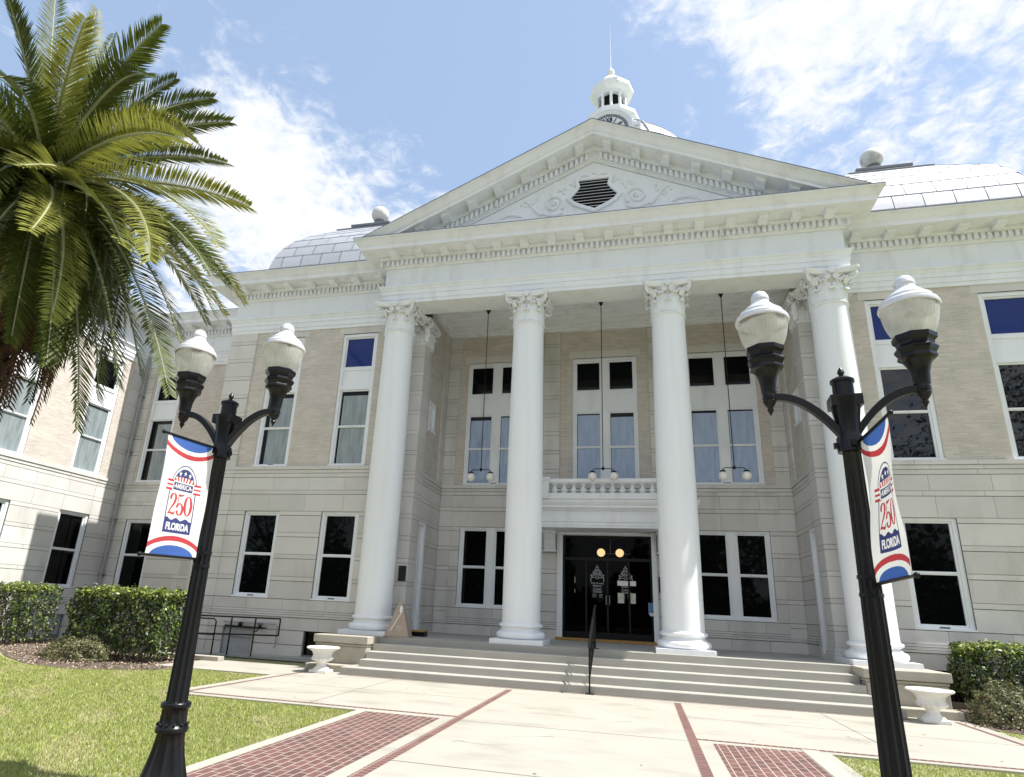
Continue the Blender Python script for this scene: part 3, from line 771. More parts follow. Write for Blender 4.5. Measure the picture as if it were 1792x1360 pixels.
ps = MB(); ps.F = F_BACK; ps.box(1.36, 1.53, .035, .048, 1.85, 2.22, 0); ps.box(1.40, 1.53, .03, .046, 1.8, 1.9, 1); ps.build('blue_door_notice', [M['bluesign'], M['urn']], DR)

# --- porch ceiling
cl = MB()
cl.box(-6.5, 6.5, 1.0, 4.9, 12.40, 12.5)
for y in (1.55, 1.95, 2.35, 2.8, 3.25, 3.7, 4.1):
    cl.box(-6.1, 6.1, y - .02, y + .02, 12.375, 12.41)
for x in (-4.1, 0, 4.1): cl.box(x - .03, x + .03, 1.25, 4.6, 12.385, 12.41)
cl.box(-6.16, 6.16, 4.55, 4.69, 12.28, 12.40); cl.box(-6.16, 6.16, 4.45, 4.56, 12.35, 12.41)
for s in (-1, 1): cl.box(min(s * 6.17, s * 6.03), max(s * 6.17, s * 6.03), 1.3, 4.6, 12.30, 12.40)
cl.build('porch_ceiling', M['cream'], CH)

# --- balcony over the door
bc = MB()
sec = [(-1.8, 4.49), (0, 4.49), (0, 4.56), (.02, 4.56), (.02, 4.66), (.05, 4.68), (.05, 4.72), (-.02, 4.73), (-.02, 5.04), (.05, 5.06), (.09, 5.12), (.17, 5.13), (.17, 5.21), (.19, 5.22), (.24, 5.30), (.26, 5.37), (.26, 5.39), (-1.8, 5.40)]
sweep(bc, [(-2.78, YB), (-2.78, 3.28), (2.78, 3.28), (2.78, YB)], sec)
BC = bc.build('balcony', M['cream'], CH, bevel=.004)
br = MB()
br.box(-1.78, 1.78, 3.02, 3.30, 5.402, 5.60); br.box(-1.78, 1.78, 2.98, 3.34, 5.96, 6.08); br.box(-1.78, 1.78, 3.02, 3.30, 5.93, 5.96)
for s in (-1, 1):
    a, b = sorted((s * 1.78, s * 2.32)); br.box(a, b, 2.96, 3.36, 5.402, 6.02); br.box(a - .04, b + .04, 2.92, 3.40, 6.02, 6.13)
    a, b = sorted((s * 2.32, s * 2.9)); br.box(a, b, 3.04, 3.30, 5.402, 5.60); br.box(a, b, 3.0, 3.34, 5.96, 6.08)
br.build('balustrade_rail', M['white'], BC, bevel=.006)
pb = MB(); pb.lathe([(.10, .002), (.10, .035), (.07, .045), (.075, .06), (.105, .09), (.115, .12), (.10, .16), (.065, .21), (.048, .25), (.05, .275), (.075, .285), (.06, .295), (.10, .31), (.10, .348)], 16, (0, 0, 0), 0)
pb0 = pb.build('baluster', M['white'], BC, smooth=True, loc=(-1.60, 3.16, 5.59))
for i in range(1, 11): dup(pb0, BC, (-1.60 + i * .32, 3.16, 5.59))
for x in (-1.92, 1.92):
    c = MB(); pr = [(4.64, 4.49), (4.16, 4.49), (4.16, 4.40), (4.20, 4.36), (4.26, 4.22), (4.33, 4.05), (4.42, 3.93), (4.45, 3.86), (4.64, 3.86)]
    n_ = len(pr); pts = [(x - .19, y, z) for y, z in pr] + [(x + .19, y, z) for y, z in pr]
    c.add(pts, [tuple(range(n_)), tuple(range(2 * n_ - 1, n_ - 1, -1))] + [(i, n_ + i, n_ + (i + 1) % n_, (i + 1) % n_) for i in range(n_)])
    c.box(x - .23, x + .23, 4.12, 4.64, 4.42, 4.487); c.box(x - .22, x + .22, 4.36, 4.64, 3.80, 3.858)
    c.box(x - .10, x + .10, 4.10, 4.3, 4.2, 4.41)
    c.build('console_bracket', M['white'], BC, bevel=.006)

# --- entablatures
def dentils(mb, a, b, z0, z1, d0, d1, sp=.172, w=.102, sh=None):
    n_ = int((b - a) / sp); st = (a + b) / 2 - (n_ - 1) * sp / 2
    for i in range(n_):
        x = st + i * sp; p = [(x - w / 2, d1, z0), (x + w / 2, d1, z0), (x + w / 2, d0, z0), (x - w / 2, d0, z0), (x - w / 2, d1, z1), (x + w / 2, d1, z1), (x + w / 2, d0, z1), (x - w / 2, d0, z1)]
        if sh: p = [(q[0], q[1], q[2] + sh(q[0])) for q in p]
        mb.hexa(p)
def modillions(mb, xs, z0, z1, d0, d1, w=.27, sh=None):
    for x in xs:
        h = z1 - z0
        prof = [(d0, z1), (d1, z1), (d1, z1 - h * .62), (d1 + (d0 - d1) * .12, z1 - h * .72), (d1 + (d0 - d1) * .45, z1 - h * .80), (d1 + (d0 - d1) * .75, z1 - h), (d0, z1 - h)]
        n_ = len(prof); pts = [(x - w / 2, y, z) for y, z in prof] + [(x + w / 2, y, z) for y, z in prof]
        if sh: pts = [(q[0], q[1], q[2] + sh(q[0])) for q in pts]
        mb.add(pts, [tuple(range(n_)), tuple(range(2 * n_ - 1, n_ - 1, -1))] + [(i, n_ + i, n_ + (i + 1) % n_, (i + 1) % n_) for i in range(n_)])
        p = [(x - w / 2 - .03, d1 - .02, z1 - .025), (x + w / 2 + .03, d1 - .02, z1 - .025), (x + w / 2 + .03, d0, z1 - .025), (x - w / 2 - .03, d0, z1 - .025), (x - w / 2 - .03, d1 - .02, z1), (x + w / 2 + .03, d1 - .02, z1), (x + w / 2 + .03, d0, z1), (x - w / 2 - .03, d0, z1)]
        if sh: p = [(q[0], q[1], q[2] + sh(q[0])) for q in p]
        mb.hexa(p)
def split_section(dz, inner):
    lower = [(-inner, 11.66 + dz), (.03, 11.66 + dz), (.03, 11.79 + dz), (.055, 11.79 + dz), (.055, 11.97 + dz), (.08, 11.97 + dz), (.08, 12.10 + dz), (.10, 12.12 + dz), (.125, 12.19 + dz), (.16, 12.23 + dz), (.16, 12.28 + dz), (0, 12.30 + dz), (0, 13.01 + dz), (-inner, 13.01 + dz)]
    upper = [(-inner, 13.012 + dz), (.04, 13.012 + dz), (.06, 13.04 + dz), (.10, 13.06 + dz), (.10, 13.27 + dz), (.2, 13.275 + dz), (.2, 13.30 + dz), (.235, 13.33 + dz), (.235, 13.42 + dz), (.75, 13.42 + dz), (.75, 13.56 + dz), (.775, 13.57 + dz), (.775, 13.59 + dz), (.80, 13.61 + dz), (.83, 13.66 + dz), (.885, 13.73 + dz), (.93, 13.76 + dz), (.95, 13.765 + dz), (.95, 13.80 + dz), (-inner, 13.83 + dz)]
    return lower, upper
def entab(path, dz, inner, segs, name='entablature'):
    lo, up = split_section(dz, inner)
    a = MB(); sweep(a, path, lo); E = a.build(name, M['white'], CH)
    b = MB(); sweep(b, path, up)
    for (F, x0, x1, off, n_) in segs:
        b.F = F
        dentils(b, x0, x1, 13.08 + dz, 13.27 + dz, -.09, -.19)
        modillions(b, [x0 + (x1 - x0) * (i + .5) / n_ for i in range(n_)], 13.255 + dz, 13.42 + dz, -.22, -.60)
        b.F = None
    b.build('cornice', M['cream'], E)
    c = MB(); sweep(c, path, [(.93, 13.801 + dz), (.957, 13.801 + dz), (.957, 13.825 + dz), (.6, 13.84 + dz), (.6, 13.805 + dz)], 0); c.build('roof_edge', M['metaledge'], E)
    return E
YF = .28
EP = entab([(-7.25, 1.7), (-7.25, YF), (7.25, YF), (7.25, 1.7)], 0, .92,
           [(frame((0, YF, 0), (0, -1, 0)), -7.3, 7.3, 0, 16), (frame((7.25, 0, 0), (1, 0, 0)), .05, 1.6, 0, 1), (frame((-7.25, 0, 0), (-1, 0, 0)), -1.6, -.05, 0, 1)])
DZ = -.27
YE = 1.28
entab([(-13.87, 5), (-13.87, YE), (-7.2, YE)], DZ, .6, [(frame((0, YE, 0), (0, -1, 0)), -13.85, -7.3, 0, 7), (frame((-13.87, 0, 0), (-1, 0, 0)), -4, -1.2, 0, 3)])
entab([(7.2, YE), (13.87, YE), (13.87, 5)], DZ, .6, [(frame((0, YE, 0), (0, -1, 0)), 7.3, 13.85, 0, 7), (frame((13.87, 0, 0), (1, 0, 0)), 1.2, 4, 0, 3)])
entab([(-20.13, -9), (-20.13, YL - .02), (-13.8, YL - .02)], DZ, .6, [(frame((0, YL - .02, 0), (0, -1, 0)), -19.2, -13.9, 0, 6), (frame((-20.13, 0, 0), (1, 0, 0)), -9, 3.1, 0, 13)])
entab([(13.8, YL - .02), (20.13, YL - .02)], DZ, .6, [(frame((0, YL - .02, 0), (0, -1, 0)), 13.9, 20, 0, 6)])
fl = MB(); fl.box(-21, 21, 4.6, 26, 13.2, 13.45); fl.box(-13.5, 13.5, 1.6, 4.6, 13.1, 13.4); fl.box(-30, -20.4, -9, 26, 13.2, 13.5)
fl.box(-30, -20.3, -9, -8.8, 0, 13.3); fl.box(-19.9, 19.9, 9.0, 9.2, .0, 13.3)
fl.build('flat_roof', M['metaledge'], CH)

# --- pediment
SL = (17.49 - 13.80) / 7.86
rake = lambda x: -SL * abs(x)
def cutbelow(o, z):
    bm = bmesh.new(); bm.from_mesh(o.data)
    bmesh.ops.bisect_plane(bm, geom=bm.verts[:] + bm.edges[:] + bm.faces[:], plane_co=(0, 0, z), plane_no=(0, 0, 1), clear_inner=True)
    bm.to_mesh(o.data); bm.free()
K = 17.49
up = [(-.92, K - .96), (.02, K - .96), (.04, K - .93), (.04, K - .91), (.10, K - .88), (.10, K - .62), (.2, K - .615), (.2, K - .58), (.235, K - .55), (.235, K - .42), (.75, K - .42), (.75, K - .31), (.775, K - .30), (.775, K - .28), (.80, K - .25), (.83, K - .18), (.885, K - .08), (.93, K - .04), (.95, K - .035), (.95, K), (-.92, K + .03)]
pd = MB(); sweep(pd, [(-8.2, YF, rake(8.2)), (0, YF, 0), (8.2, YF, rake(8.2))], up)
fp = frame((0, YF, 0), (0, -1, 0)); pd.F = fp
for s in (-1, 1):
    a, b = sorted((s * .09, s * 7.6)); dentils(pd, a, b, K - .86, K - .63, -.09, -.19, sh=rake)
    modillions(pd, [s * (.46 + .915 * i) for i in range(8)], K - .60, K - .42, -.22, -.60, sh=rake)
pd.F = None
PD = pd.build('pediment', M['cream'], CH); cutbelow(PD, 13.835)
c = MB(); sweep(c, [(-8.2, YF, rake(8.2)), (0, YF, 0), (8.2, YF, rake(8.2))], [(.92, K + .001), (.96, K + .001), (.96, K + .03), (.6, K + .05), (.6, K + .01)]); cutbelow(c.build('roof_edge', M['metaledge'], PD), 13.82)
ty = MB(); ty.add([(-6.2, YF + .0, 13.6), (6.2, YF, 13.6), (0, YF, 13.6 + 6.2 * SL), (-6.2, YF + .3, 13.6), (6.2, YF + .3, 13.6), (0, YF + .3, 13.6 + 6.2 * SL)], [(0, 1, 2), (5, 4, 3), (0, 3, 4, 1), (1, 4, 5, 2), (2, 5, 3, 0)])
ty.build('tympanum', M['white'], PD)
# shield-shaped louvre
sh_ = [(-.52, 15.78), (.50, 15.78), (.43, 15.55), (.55, 15.36), (.76, 15.12), (.62, 14.95), (.36, 14.80), (0, 14.63), (-.36, 14.80), (-.64, 14.95), (-.78, 15.12), (-.57, 15.36), (-.47, 15.55)]
lv = MB()
lv.add([(x, YF - .012, z) for x, z in sh_], [tuple(range(len(sh_)))], 1)  # dark panel on the wall face, its colour standing in for a shaded recess
cx, cz = 0, 15.2
n_ = len(sh_)
off = []
for i in range(n_):
    p0, p1, p2 = Vector(sh_[i - 1]), Vector(sh_[i]), Vector(sh_[(i + 1) % n_])
    a, b = (p1 - p0).normalized(), (p2 - p1).normalized(); q = Vector((-(a.y + b.y), a.x + b.x)); q = q / q.length_squared * 2 if q.length_squared > .3 else q
    off.append(q)
rings = []
for (d_, y) in ((0, YF - .01), (0, YF - .07), (-.05, YF - .09), (-.12, YF - .07), (-.13, YF - .002)):
    rings.append([(sh_[i][0] - off[i].x * -d_ * -1, y, sh_[i][1] - off[i].y * -d_ * -1) for i in range(n_)])
pts = [p for r_ in rings for p in r_]
lv.add(pts, [(j * n_ + i, j * n_ + (i + 1) % n_, (j + 1) * n_ + (i + 1) % n_, (j + 1) * n_ + i) for j in range(4) for i in range(n_)], 0)
def shx(z):
    xs = []
    for i in range(n_):
        (xa, za), (xb, zb) = sh_[i], sh_[(i + 1) % n_]
        if (za - z) * (zb - z) < 0: xs.append(xa + (xb - xa) * (z - za) / (zb - za))
    return (min(xs), max(xs)) if len(xs) > 1 else None
z = 15.70
while z > 14.66:
    r_ = shx(z)
    if r_:
        a, b = r_; lv.hexa([(a, YF - .06, z - .035), (b, YF - .06, z - .035), (b, YF - .014, z + .0), (a, YF - .014, z + .0), (a, YF - .06, z - .02), (b, YF - .06, z - .02), (b, YF - .014, z + .015), (a, YF - .014, z + .015)], 0)
    z -= .118
lv.build('louvre_vent', [M['white'], M['dark']], PD)
# carved scroll relief
rl = MB()
flat = lambda q: (q.x, YF - max(0, (YF - q.y)) * 1.1, q.z)
def scroll(cx, cz, r0, r1, turns, a0, dirn, tail):
    pts = []
    for i in range(40):
        t = i / 39; a = a0 + dirn * turns * 2 * PI * t; r_ = r0 + (r1 - r0) * t
        pts.append((cx + r_ * math.cos(a), YF - .01, cz + r_ * math.sin(a)))
    rl.tube(pts + tail, [.024 + .036 * i / (39 + len(tail)) for i in range(40 + len(tail))], 6, flat=flat)
    for i in range(6, 40, 3):
        p = pts[i]; rl.sphere((p[0] + random.uniform(-.03, .03), YF - .005, p[2] + random.uniform(-.03, .03)), .05, 7, 5, 0, .8)
for s in (-1, 1):
    scroll(s * 1.37, 14.98, .05, .36, 1.6, 0 if s > 0 else PI, s, [])
    rl.sphere((s * 1.37, YF, 14.98), .08, 10, 6)
    st = [(s * (1.05 + .12 * i), YF - .01, 14.62 - .10 * math.sin(i * .55) + .004 * i) for i in range(7)]
    rl.tube(st, .035, 6, flat=flat)
    br_ = [(s * 1.8, YF - .01, 14.6), (s * 1.98, YF - .01, 14.78), (s * 2.12, YF - .01, 15.0), (s * 2.3, YF - .01, 15.2), (s * 2.42, YF - .01, 15.22)]
    rl.tube(br_, [.05, .05, .045, .035, .02], 6, flat=flat)
    for (x, z) in [(2.05, 15.15), (2.28, 14.98), (2.44, 15.1), (1.95, 15.3), (1.0, 15.42), (1.12, 15.55), (.92, 15.58), (1.25, 15.5)]:
        for k in range(3): rl.sphere((s * x + random.uniform(-.05, .05), YF, z + random.uniform(-.05, .05)), random.uniform(.035, .06), 7, 5)
    rl.tube([(s * (2.45 + .13 * i), YF - .01, 14.50 + .22 * math.sin(PI * (i + 1.5) / 9)) for i in range(7)], [.03, .045, .05, .05, .045, .035, .02], 6, flat=flat)
    for i in range(9): rl.sphere((s * (2.5 + .1 * i), YF, 14.52 + .2 * math.sin(PI * (i + 1.5) / 11) + random.uniform(-.06, .06)), .045, 7, 5)
    rl.tube([(s * .55, YF - .01, 15.85), (s * .42, YF - .01, 16.0), (s * .25, YF - .01, 16.02), (s * .15, YF - .01, 15.93)], .03, 6, flat=flat)
    rl.tube([(s * .62, YF - .01, 15.62), (s * .78, YF - .01, 15.72), (s * .85, YF - .01, 15.68)], .03, 6, flat=flat)
rl.lathe([(.085, -.01), (.06, .03), (.001, .035)], 12, (0, 0, 0), 0) if False else rl.sphere((0, YF, 16.07), .07, 10, 6)
rl.build('scroll_relief', M['white'], PD, smooth=True)
gr = MB()
for s in (-1, 1): gr.quad([(0, -.64, K + .02), (s * 7.9, -.64, K + .02 - SL * 7.9), (s * 7.9, 14.0, K + .02 - SL * 7.9), (0, 14.0, K + .02)])
gr.build('gable_roof', M['metaledge'], CH)

# --- columns
cb = MB()
hw = .7357
def torus(R0, r, z): return [(R0 + r * math.cos(t), z + r * math.sin(t)) for t in [(-.5 + k / 8) * PI for k in range(9)]]
prof = [(.60, ZP + .126)] + torus(.595, .10, ZP + .226) + [(.60, ZP + .335), (.575, ZP + .35), (.545, ZP + .39), (.55, ZP + .425), (.575, ZP + .43)] + torus(.565, .055, ZP + .485) + [(.56, ZP + .545), (.548, ZP + .56)]
shaft = [(.548, ZP + .555), (.545, 2.2), (.545, 4.2), (.537, 6.0), (.522, 7.8), (.503, 9.4), (.49, 10.60), (.495, 10.63)]
ast = [(.495, 10.62)] + [(.50 + .035 * math.cos(t), 10.665 + .035 * math.sin(t)) for t in [(-.5 + k / 6) * PI for k in range(7)]] + [(.49, 10.71)]
def leaf(mb, p, out, tan, h, w, curl, z0, lean=.0):
    """acanthus leaf: foot at p, rising z0..z0+h, curling outward"""
    o, t = Vector(out), Vector(tan); nseg, nw = 9, 6; pts = []
    for j in range(nseg + 1):
        s = j / nseg
        if s < .72: zz = h * s / .72 * .96; rr = .02 + lean * s + .03 * s * s
        else:
            a = (s - .72) / .28 * PI * .95; zz = h * .96 + curl * .55 * math.sin(a); rr = .02 + lean * .72 + .016 + curl * .75 * (1 - math.cos(a)) / 1.4
        ww = w * (.75 + .35 * math.sin(PI * min(s * 1.15, 1))) * (1 - .45 * max(0, s - .7) / .3) * (1 + .16 * math.sin(s * 22))
        for k in range(nw + 1):
            u = k / nw * 2 - 1
            q = Vector(p) + o * (rr + .022 * (1 - abs(u)) + .012 * math.cos(u * 9)) + t * (u * ww / 2); pts.append((q.x, q.y, z0 + zz - .05 * abs(u) * s * h))
    mb.add(pts, [(j * (nw + 1) + k, j * (nw + 1) + k + 1, (j + 1) * (nw + 1) + k + 1, (j + 1) * (nw + 1) + k) for j in range(nseg) for k in range(nw)])
def volute(mb, c, ax, r, w):
    ax = Vector(ax).normalized(); pts = []
    for i in range(26):
        t = i / 25; a = PI * .6 - t * 2 * PI * 1.4; q = r * (1 - .78 * t)
        pts.append(Vector(c) + ax * (q * math.cos(a)) + Vector((0, 0, q * math.sin(a))))
    mb.tube(pts, [w * (1 - .5 * i / 25) for i in range(26)], 7)
    mb.sphere(c, r * .3, 8, 6)
def capital(mb, z0=10.70, z1=11.66):
    H = z1 - z0
    mb.lathe([(.47, z0), (.47, z0 + H * .55), (.50, z0 + H * .72), (.58, z0 + H * .84), (.60, z0 + H * .86)], 32)
    ab = []
    for q in range(4):                       # concave-sided abacus
        a0 = PI / 4 + q * PI / 2
        cpt = Vector((math.cos(a0), math.sin(a0))) * .735 * math.sqrt(2); t0 = Vector((-math.sin(a0), math.cos(a0)))
        nx = Vector((math.cos(a0 + PI / 2), math.sin(a0 + PI / 2))) * .735 * math.sqrt(2); t1 = Vector((-math.sin(a0 + PI / 2), math.cos(a0 + PI / 2)))
        A, B = cpt + t0 * .07 - cpt.normalized() * .05, nx - t1 * .07 - nx.normalized() * .05
        mid = (A + B) / 2; inn = -mid.normalized() * .15
        for k in range(9):
            s = k / 8; ab.append(A.lerp(B, s) + inn * (4 * s * (1 - s)))
    n_ = len(ab); lev = [(z0 + H * .855, .93), (z0 + H * .90, .95), (z0 + H * .93, .985), (z0 + H * .95, 1.0), (z1 - .003, 1.0)]
    pts = [(p.x * k, p.y * k, z) for z, k in lev for p in ab]
    mb.add(pts, [(j * n_ + i, j * n_ + (i + 1) % n_, (j + 1) * n_ + (i + 1) % n_, (j + 1) * n_ + i) for j in range(len(lev) - 1) for i in range(n_)] + [tuple(range(n_ - 1, -1, -1)), tuple((len(lev) - 1) * n_ + i for i in range(n_))])
    for i in range(8):
        a = 2 * PI * i / 8; o_ = (math.cos(a), math.sin(a), 0); t_ = (-math.sin(a), math.cos(a), 0)
        leaf(mb, (.46 * o_[0], .46 * o_[1], 0), o_, t_, H * .34, .36, .13, z0 + .01)
        a += PI / 8; o_ = (math.cos(a), math.sin(a), 0); t_ = (-math.sin(a), math.cos(a), 0)
        leaf(mb, (.46 * o_[0], .46 * o_[1], 0), o_, t_, H * .60, .34, .15, z0 + .02)
        b = a; tw = .12
        for sg in (-1, 1):                   # stalks rising between the leaves
            a2 = b + sg * tw
            mb.tube([(.49 * math.cos(b), .49 * math.sin(b), z0 + H * .5), (.54 * math.cos(a2), .54 * math.sin(a2), z0 + H * .66), (.62 * math.cos(b + sg * .26), .62 * math.sin(b + sg * .26), z0 + H * .78)], [.03, .035, .045], 6)
    for q in range(4):
        a = PI / 4 + q * PI / 2; o_ = Vector((math.cos(a), math.sin(a), 0))
        volute(mb, o_ * .80 + Vector((0, 0, z0 + H * .75)), o_, .13, .042)
        leaf(mb, tuple(o_ * .52), o_, (-o_.y, o_.x, 0), H * .22, .2, .10, z0 + H * .55, .16)
        a = q * PI / 2; o_ = Vector((math.cos(a), math.sin(a), 0)); t_ = Vector((-o_.y, o_.x, 0))
        for sg in (-1, 1): volute(mb, o_ * .60 + t_ * (sg * .12) + Vector((0, 0, z0 + H * .74)), t_ * -sg, .085, .03)
        mb.sphere(tuple(o_ * .63 + Vector((0, 0, z0 + H * .92))), .085, 9, 6)
        for k in range(6): mb.sphere(tuple(o_ * .66 + t_ * (.075 * math.cos(k * PI / 3)) + Vector((0, 0, z0 + H * .92 + .075 * math.sin(k * PI / 3)))), .045, 7, 5)
c0 = MB(); c0.lathe(shaft, 64); c0.lathe(ast, 64)
XC = [-2.2 - 4.54, -2.2, 2.2, 2.2 + 4.54]
COLM = c0.build('column', M['column'], CH, smooth=True, ang=60, loc=(XC[0], hw, 0))
b0 = MB(); b0.lathe(prof, 64); b0.box(-hw, hw, -hw, hw, ZP + .002, ZP + .126); b0.build('column_base', M['column'], COLM, smooth=True, ang=40)
k0 = MB(); capital(k0); k0.build('column_capital', M['column'], COLM, smooth=True, ang=55)
for x in XC[1:]: dup(COLM, CH, (x, hw, 0))
# pier capitals
for s in (-1, 1):
    k = MB(); x0, x1 = sorted((s * 6.08, s * 7.4)); y0, y1 = 1.6, 2.36; z0, H = 10.74, .92
    k.box(x0 - .03, x1 + .03, y0 - .03, y1 + .03, z0 - .07, z0)
    k.box(x0 + .03, x1 - .03, y0 + .03, y1 - .03, z0, z0 + H)
    xi = s * 6.08; so = -s
    for i in range(3):
        y = y0 + .13 + i * .25; leaf(k, (xi, y, 0), (so, 0, 0), (0, 1, 0), H * .34, .30, .14, z0 + .01)
        x = s * (6.25 + .3 * i); leaf(k, (x, y0 + .02, 0), (0, -1, 0), (1, 0, 0), H * .34, .30, .14, z0 + .01)
    for i in range(4):
        y = y0 + .0 + i * .25; leaf(k, (xi, y, 0), (so, 0, 0), (0, 1, 0), H * .60, .28, .16, z0 + .02)
        x = s * (6.1 + .3 * i); leaf(k, (x, y0 + .02, 0), (0, -1, 0), (1, 0, 0), H * .60, .28, .16, z0 + .02)
    for y in (y0 - .06, y1 + .02): volute(k, (xi + so * .14, y, z0 + H * .76), (so, -.5 if y < 2 else .5, 0), .13, .045)
    for y in (1.83, 2.08): volute(k, (xi + so * .06, y, z0 + H * .74), (0, 1 if y > 2 else -1, 0), .085, .03)
    k.sphere((xi + so * .08, 1.98, z0 + H * .92), .1, 9, 6)
    lev = [(.80, .04), (.88, .06), (.93, .14), (.96, .18), (1.0, .18)]
    for (a, p), (b, q) in zip(lev, lev[1:]):
        A = [(x0 - p, y0 - p), (x1 + p, y0 - p), (x1 + p, y1 + p), (x0 - p, y1 + p)]; B = [(x0 - q, y0 - q), (x1 + q, y0 - q), (x1 + q, y1 + q), (x0 - q, y1 + q)]
        k.hexa([(*v, z0 + H * a) for v in A] + [(*v, z0 + H * b) for v in B])
    k.build('pier_capital', M['column'], CH, smooth=True, ang=50)

# --- curved hip roofs on the pavilions
PROF = [(3.30, 13.45), (3.24, 13.95), (3.13, 14.45), (3.05, 14.95), (2.91, 15.42), (2.70, 15.88), (2.40, 16.33), (1.97, 16.75), (1.62, 17.07), (1.34, 17.33)]
_L = [0.0]
for (a_, b_), (c_, d_) in zip(PROF, PROF[1:]): _L.append(_L[-1] + math.hypot(c_ - a_, d_ - b_))
NC = 8
def pr_at(c):                                # smooth profile, measured in courses
    l = min(max(c / NC * _L[-1], 0), _L[-1]); i = max(k for k in range(len(PROF)) if _L[k] <= l + 1e-9); i = min(i, len(PROF) - 2)
    t = (l - _L[i]) / (_L[i + 1] - _L[i]); p0, p1, p2, p3 = PROF[max(i - 1, 0)], PROF[i], PROF[i + 1], PROF[min(i + 2, len(PROF) - 1)]
    return tuple(.5 * (2 * p1[k] + (p2[k] - p0[k]) * t + (2 * p0[k] - 5 * p1[k] + 4 * p2[k] - p3[k]) * t * t + (3 * p1[k] - p0[k] - 3 * p2[k] + p3[k]) * t ** 3) for k in (0, 1))
CRS = [pr_at(k) for k in range(NC + 1)]
def hip_roof(xc, yc):
    b = MB()
    sides = [((0, -1), (1, 0)), ((1, 0), (0, 1)), ((0, 1), (-1, 0)), ((-1, 0), (0, -1))]
    for si, (n_, t_) in enumerate(sides):
        for j, ((s0, z0), (s1, z1)) in enumerate(zip(CRS, CRS[1:])):
            P_ = lambda u, s, z, o=0: (xc + n_[0] * (s + o) + t_[0] * u, yc + n_[1] * (s + o) + t_[1] * u, z + o * .4)
            b.quad([P_(-s0 + .05, s0 - .05, z0), P_(s0 - .05, s0 - .05, z0), P_(s1 - .05, s1 - .05, z1), P_(-s1 + .05, s1 - .05, z1)], 1)
            w = .86; k = -math.ceil(s0 / w) - 1
            while k * w < s0 + w:
                u0, u1 = (k + .5 * (j % 2)) * w + .012, (k + 1 + .5 * (j % 2)) * w - .012
                a0, a1 = max(u0, -s0), min(u1, s0); c0_, c1_ = max(u0, -s1), min(u1, s1)
                if a1 - a0 > .05:
                    if c1_ <= c0_: c0_ = c1_ = max(min((a0 + a1) / 2, s1), -s1)
                    pts = []; NS = 4
                    for q in range(NS + 1):
                        t = q / NS; ss, zq = pr_at(j + t); o_ = .016 * (1 - t) + .006
                        pts += [P_(a0 + (c0_ - a0) * t, ss, zq + .008, o_), P_(a1 + (c1_ - a1) * t, ss, zq + .008, o_)]
                    b.add(pts, [(2 * q, 2 * q + 1, 2 * q + 3, 2 * q + 2) for q in range(NS)], 0)
                    b.quad([P_(a0, s0, z0 + .008, .022), P_(a0, s0, z0 + .008, 0), P_(a1, s0, z0 + .008, 0), P_(a1, s0, z0 + .008, .022)], 0)
                k += 1
        cr_ = []
    for sx, sy in ((-1, -1), (1, -1), (1, 1), (-1, 1)): b.tube([(xc + sx * s, yc + sy * s, z) for s, z in CRS], .035, 6, 1)
    RF = b.build('hip_roof', [M['tin'], M['seam']], CH, smooth=True, ang=25)
    p = MB(); p.box(xc - 1.36, xc + 1.36, yc - 1.36, yc + 1.36, 17.32, 17.42); p.box(xc - .85, xc + .85, yc - .85, yc + .85, 17.42, 17.78); p.box(xc - .92, xc + .92, yc - .92, yc + .92, 17.78, 17.90); p.box(xc - .5, xc + .5, yc - .5, yc + .5, 17.9, 18.12); p.lathe([(.42, 18.12), (.24, 18.28), (.22, 18.5), (.26, 18.56)], 20, (xc, yc, 0))
    p.build('roof_platform', M['metaledge'], RF, bevel=.01)
    q = MB(); q.sphere((xc, yc, 18.93), .40, 28, 18); q.build('ball_finial', M['ball'], RF, smooth=True, ang=180)
hip_roof(-10.07, 4.95); hip_roof(10.22, 4.95)

# --- clock tower
TX, TY = .2, 16.0
tw = MB()
oct_ = lambda prof, m=0, ph=.5: tw.lathe(prof, 8, (TX, TY, 0), m, ph)
oct_([(6.1, 13), (6.1, 22.8), (6.7, 23.1), (6.7, 23.7), (6.3, 23.8), (6.3, 24.15)])
for q in range(8):
    a = q * PI / 4; n_ = Vector((math.cos(a), math.sin(a), 0)); t_ = Vector((-n_.y, n_.x, 0)); r_ = 6.1 * math.cos(PI / 8)
    for u in (-.9, .9):
        c_ = Vector((TX, TY, 0)) + n_ * (r_ + .01) + t_ * u
        tw.add([tuple(c_ + t_ * a_ + Vector((0, 0, z))) for a_, z in ((-.4, 19), (.4, 19), (.4, 23), (-.4, 23))], [(0, 1, 2, 3)], 1)
TWR = tw.build('clock_tower', [M['white'], M['glass']], CH)
dm = MB()
dprof = [(6.05 * math.cos(t), 24.1 + 6.56 * math.sin(t)) for t in [k * PI / 2 / 13.5 for k in range(13)]]
for (a, b) in zip(dprof, dprof[1:]): dm.lathe([(a[0] + .03, a[1]), (b[0], b[1])], 48, (TX, TY, 0), 0, cap=False); dm.lathe([(a[0], a[1]), (a[0] + .03, a[1])], 48, (TX, TY, 0), 0, cap=False)
for q in range(8):
    a = (q + .5) * PI / 4; dm.tube([(TX + r_ * 1.01 * math.cos(a), TY + r_ * 1.01 * math.sin(a), z) for r_, z in dprof], .07, 6, 1)
dm.build('dome', [M['tin'], M['seam']], TWR, smooth=True, ang=40)
cu = MB()
L8 = lambda prof, m=0, n=10: cu.lathe(prof, n, (TX, TY, 0), m)
L8([(1.62, 29.9), (1.62, 31.85), (1.72, 31.95), (1.80, 32.10), (1.80, 32.36), (1.35, 32.42), (1.2, 32.44), (1.2, 32.56), (1.0, 32.60)])
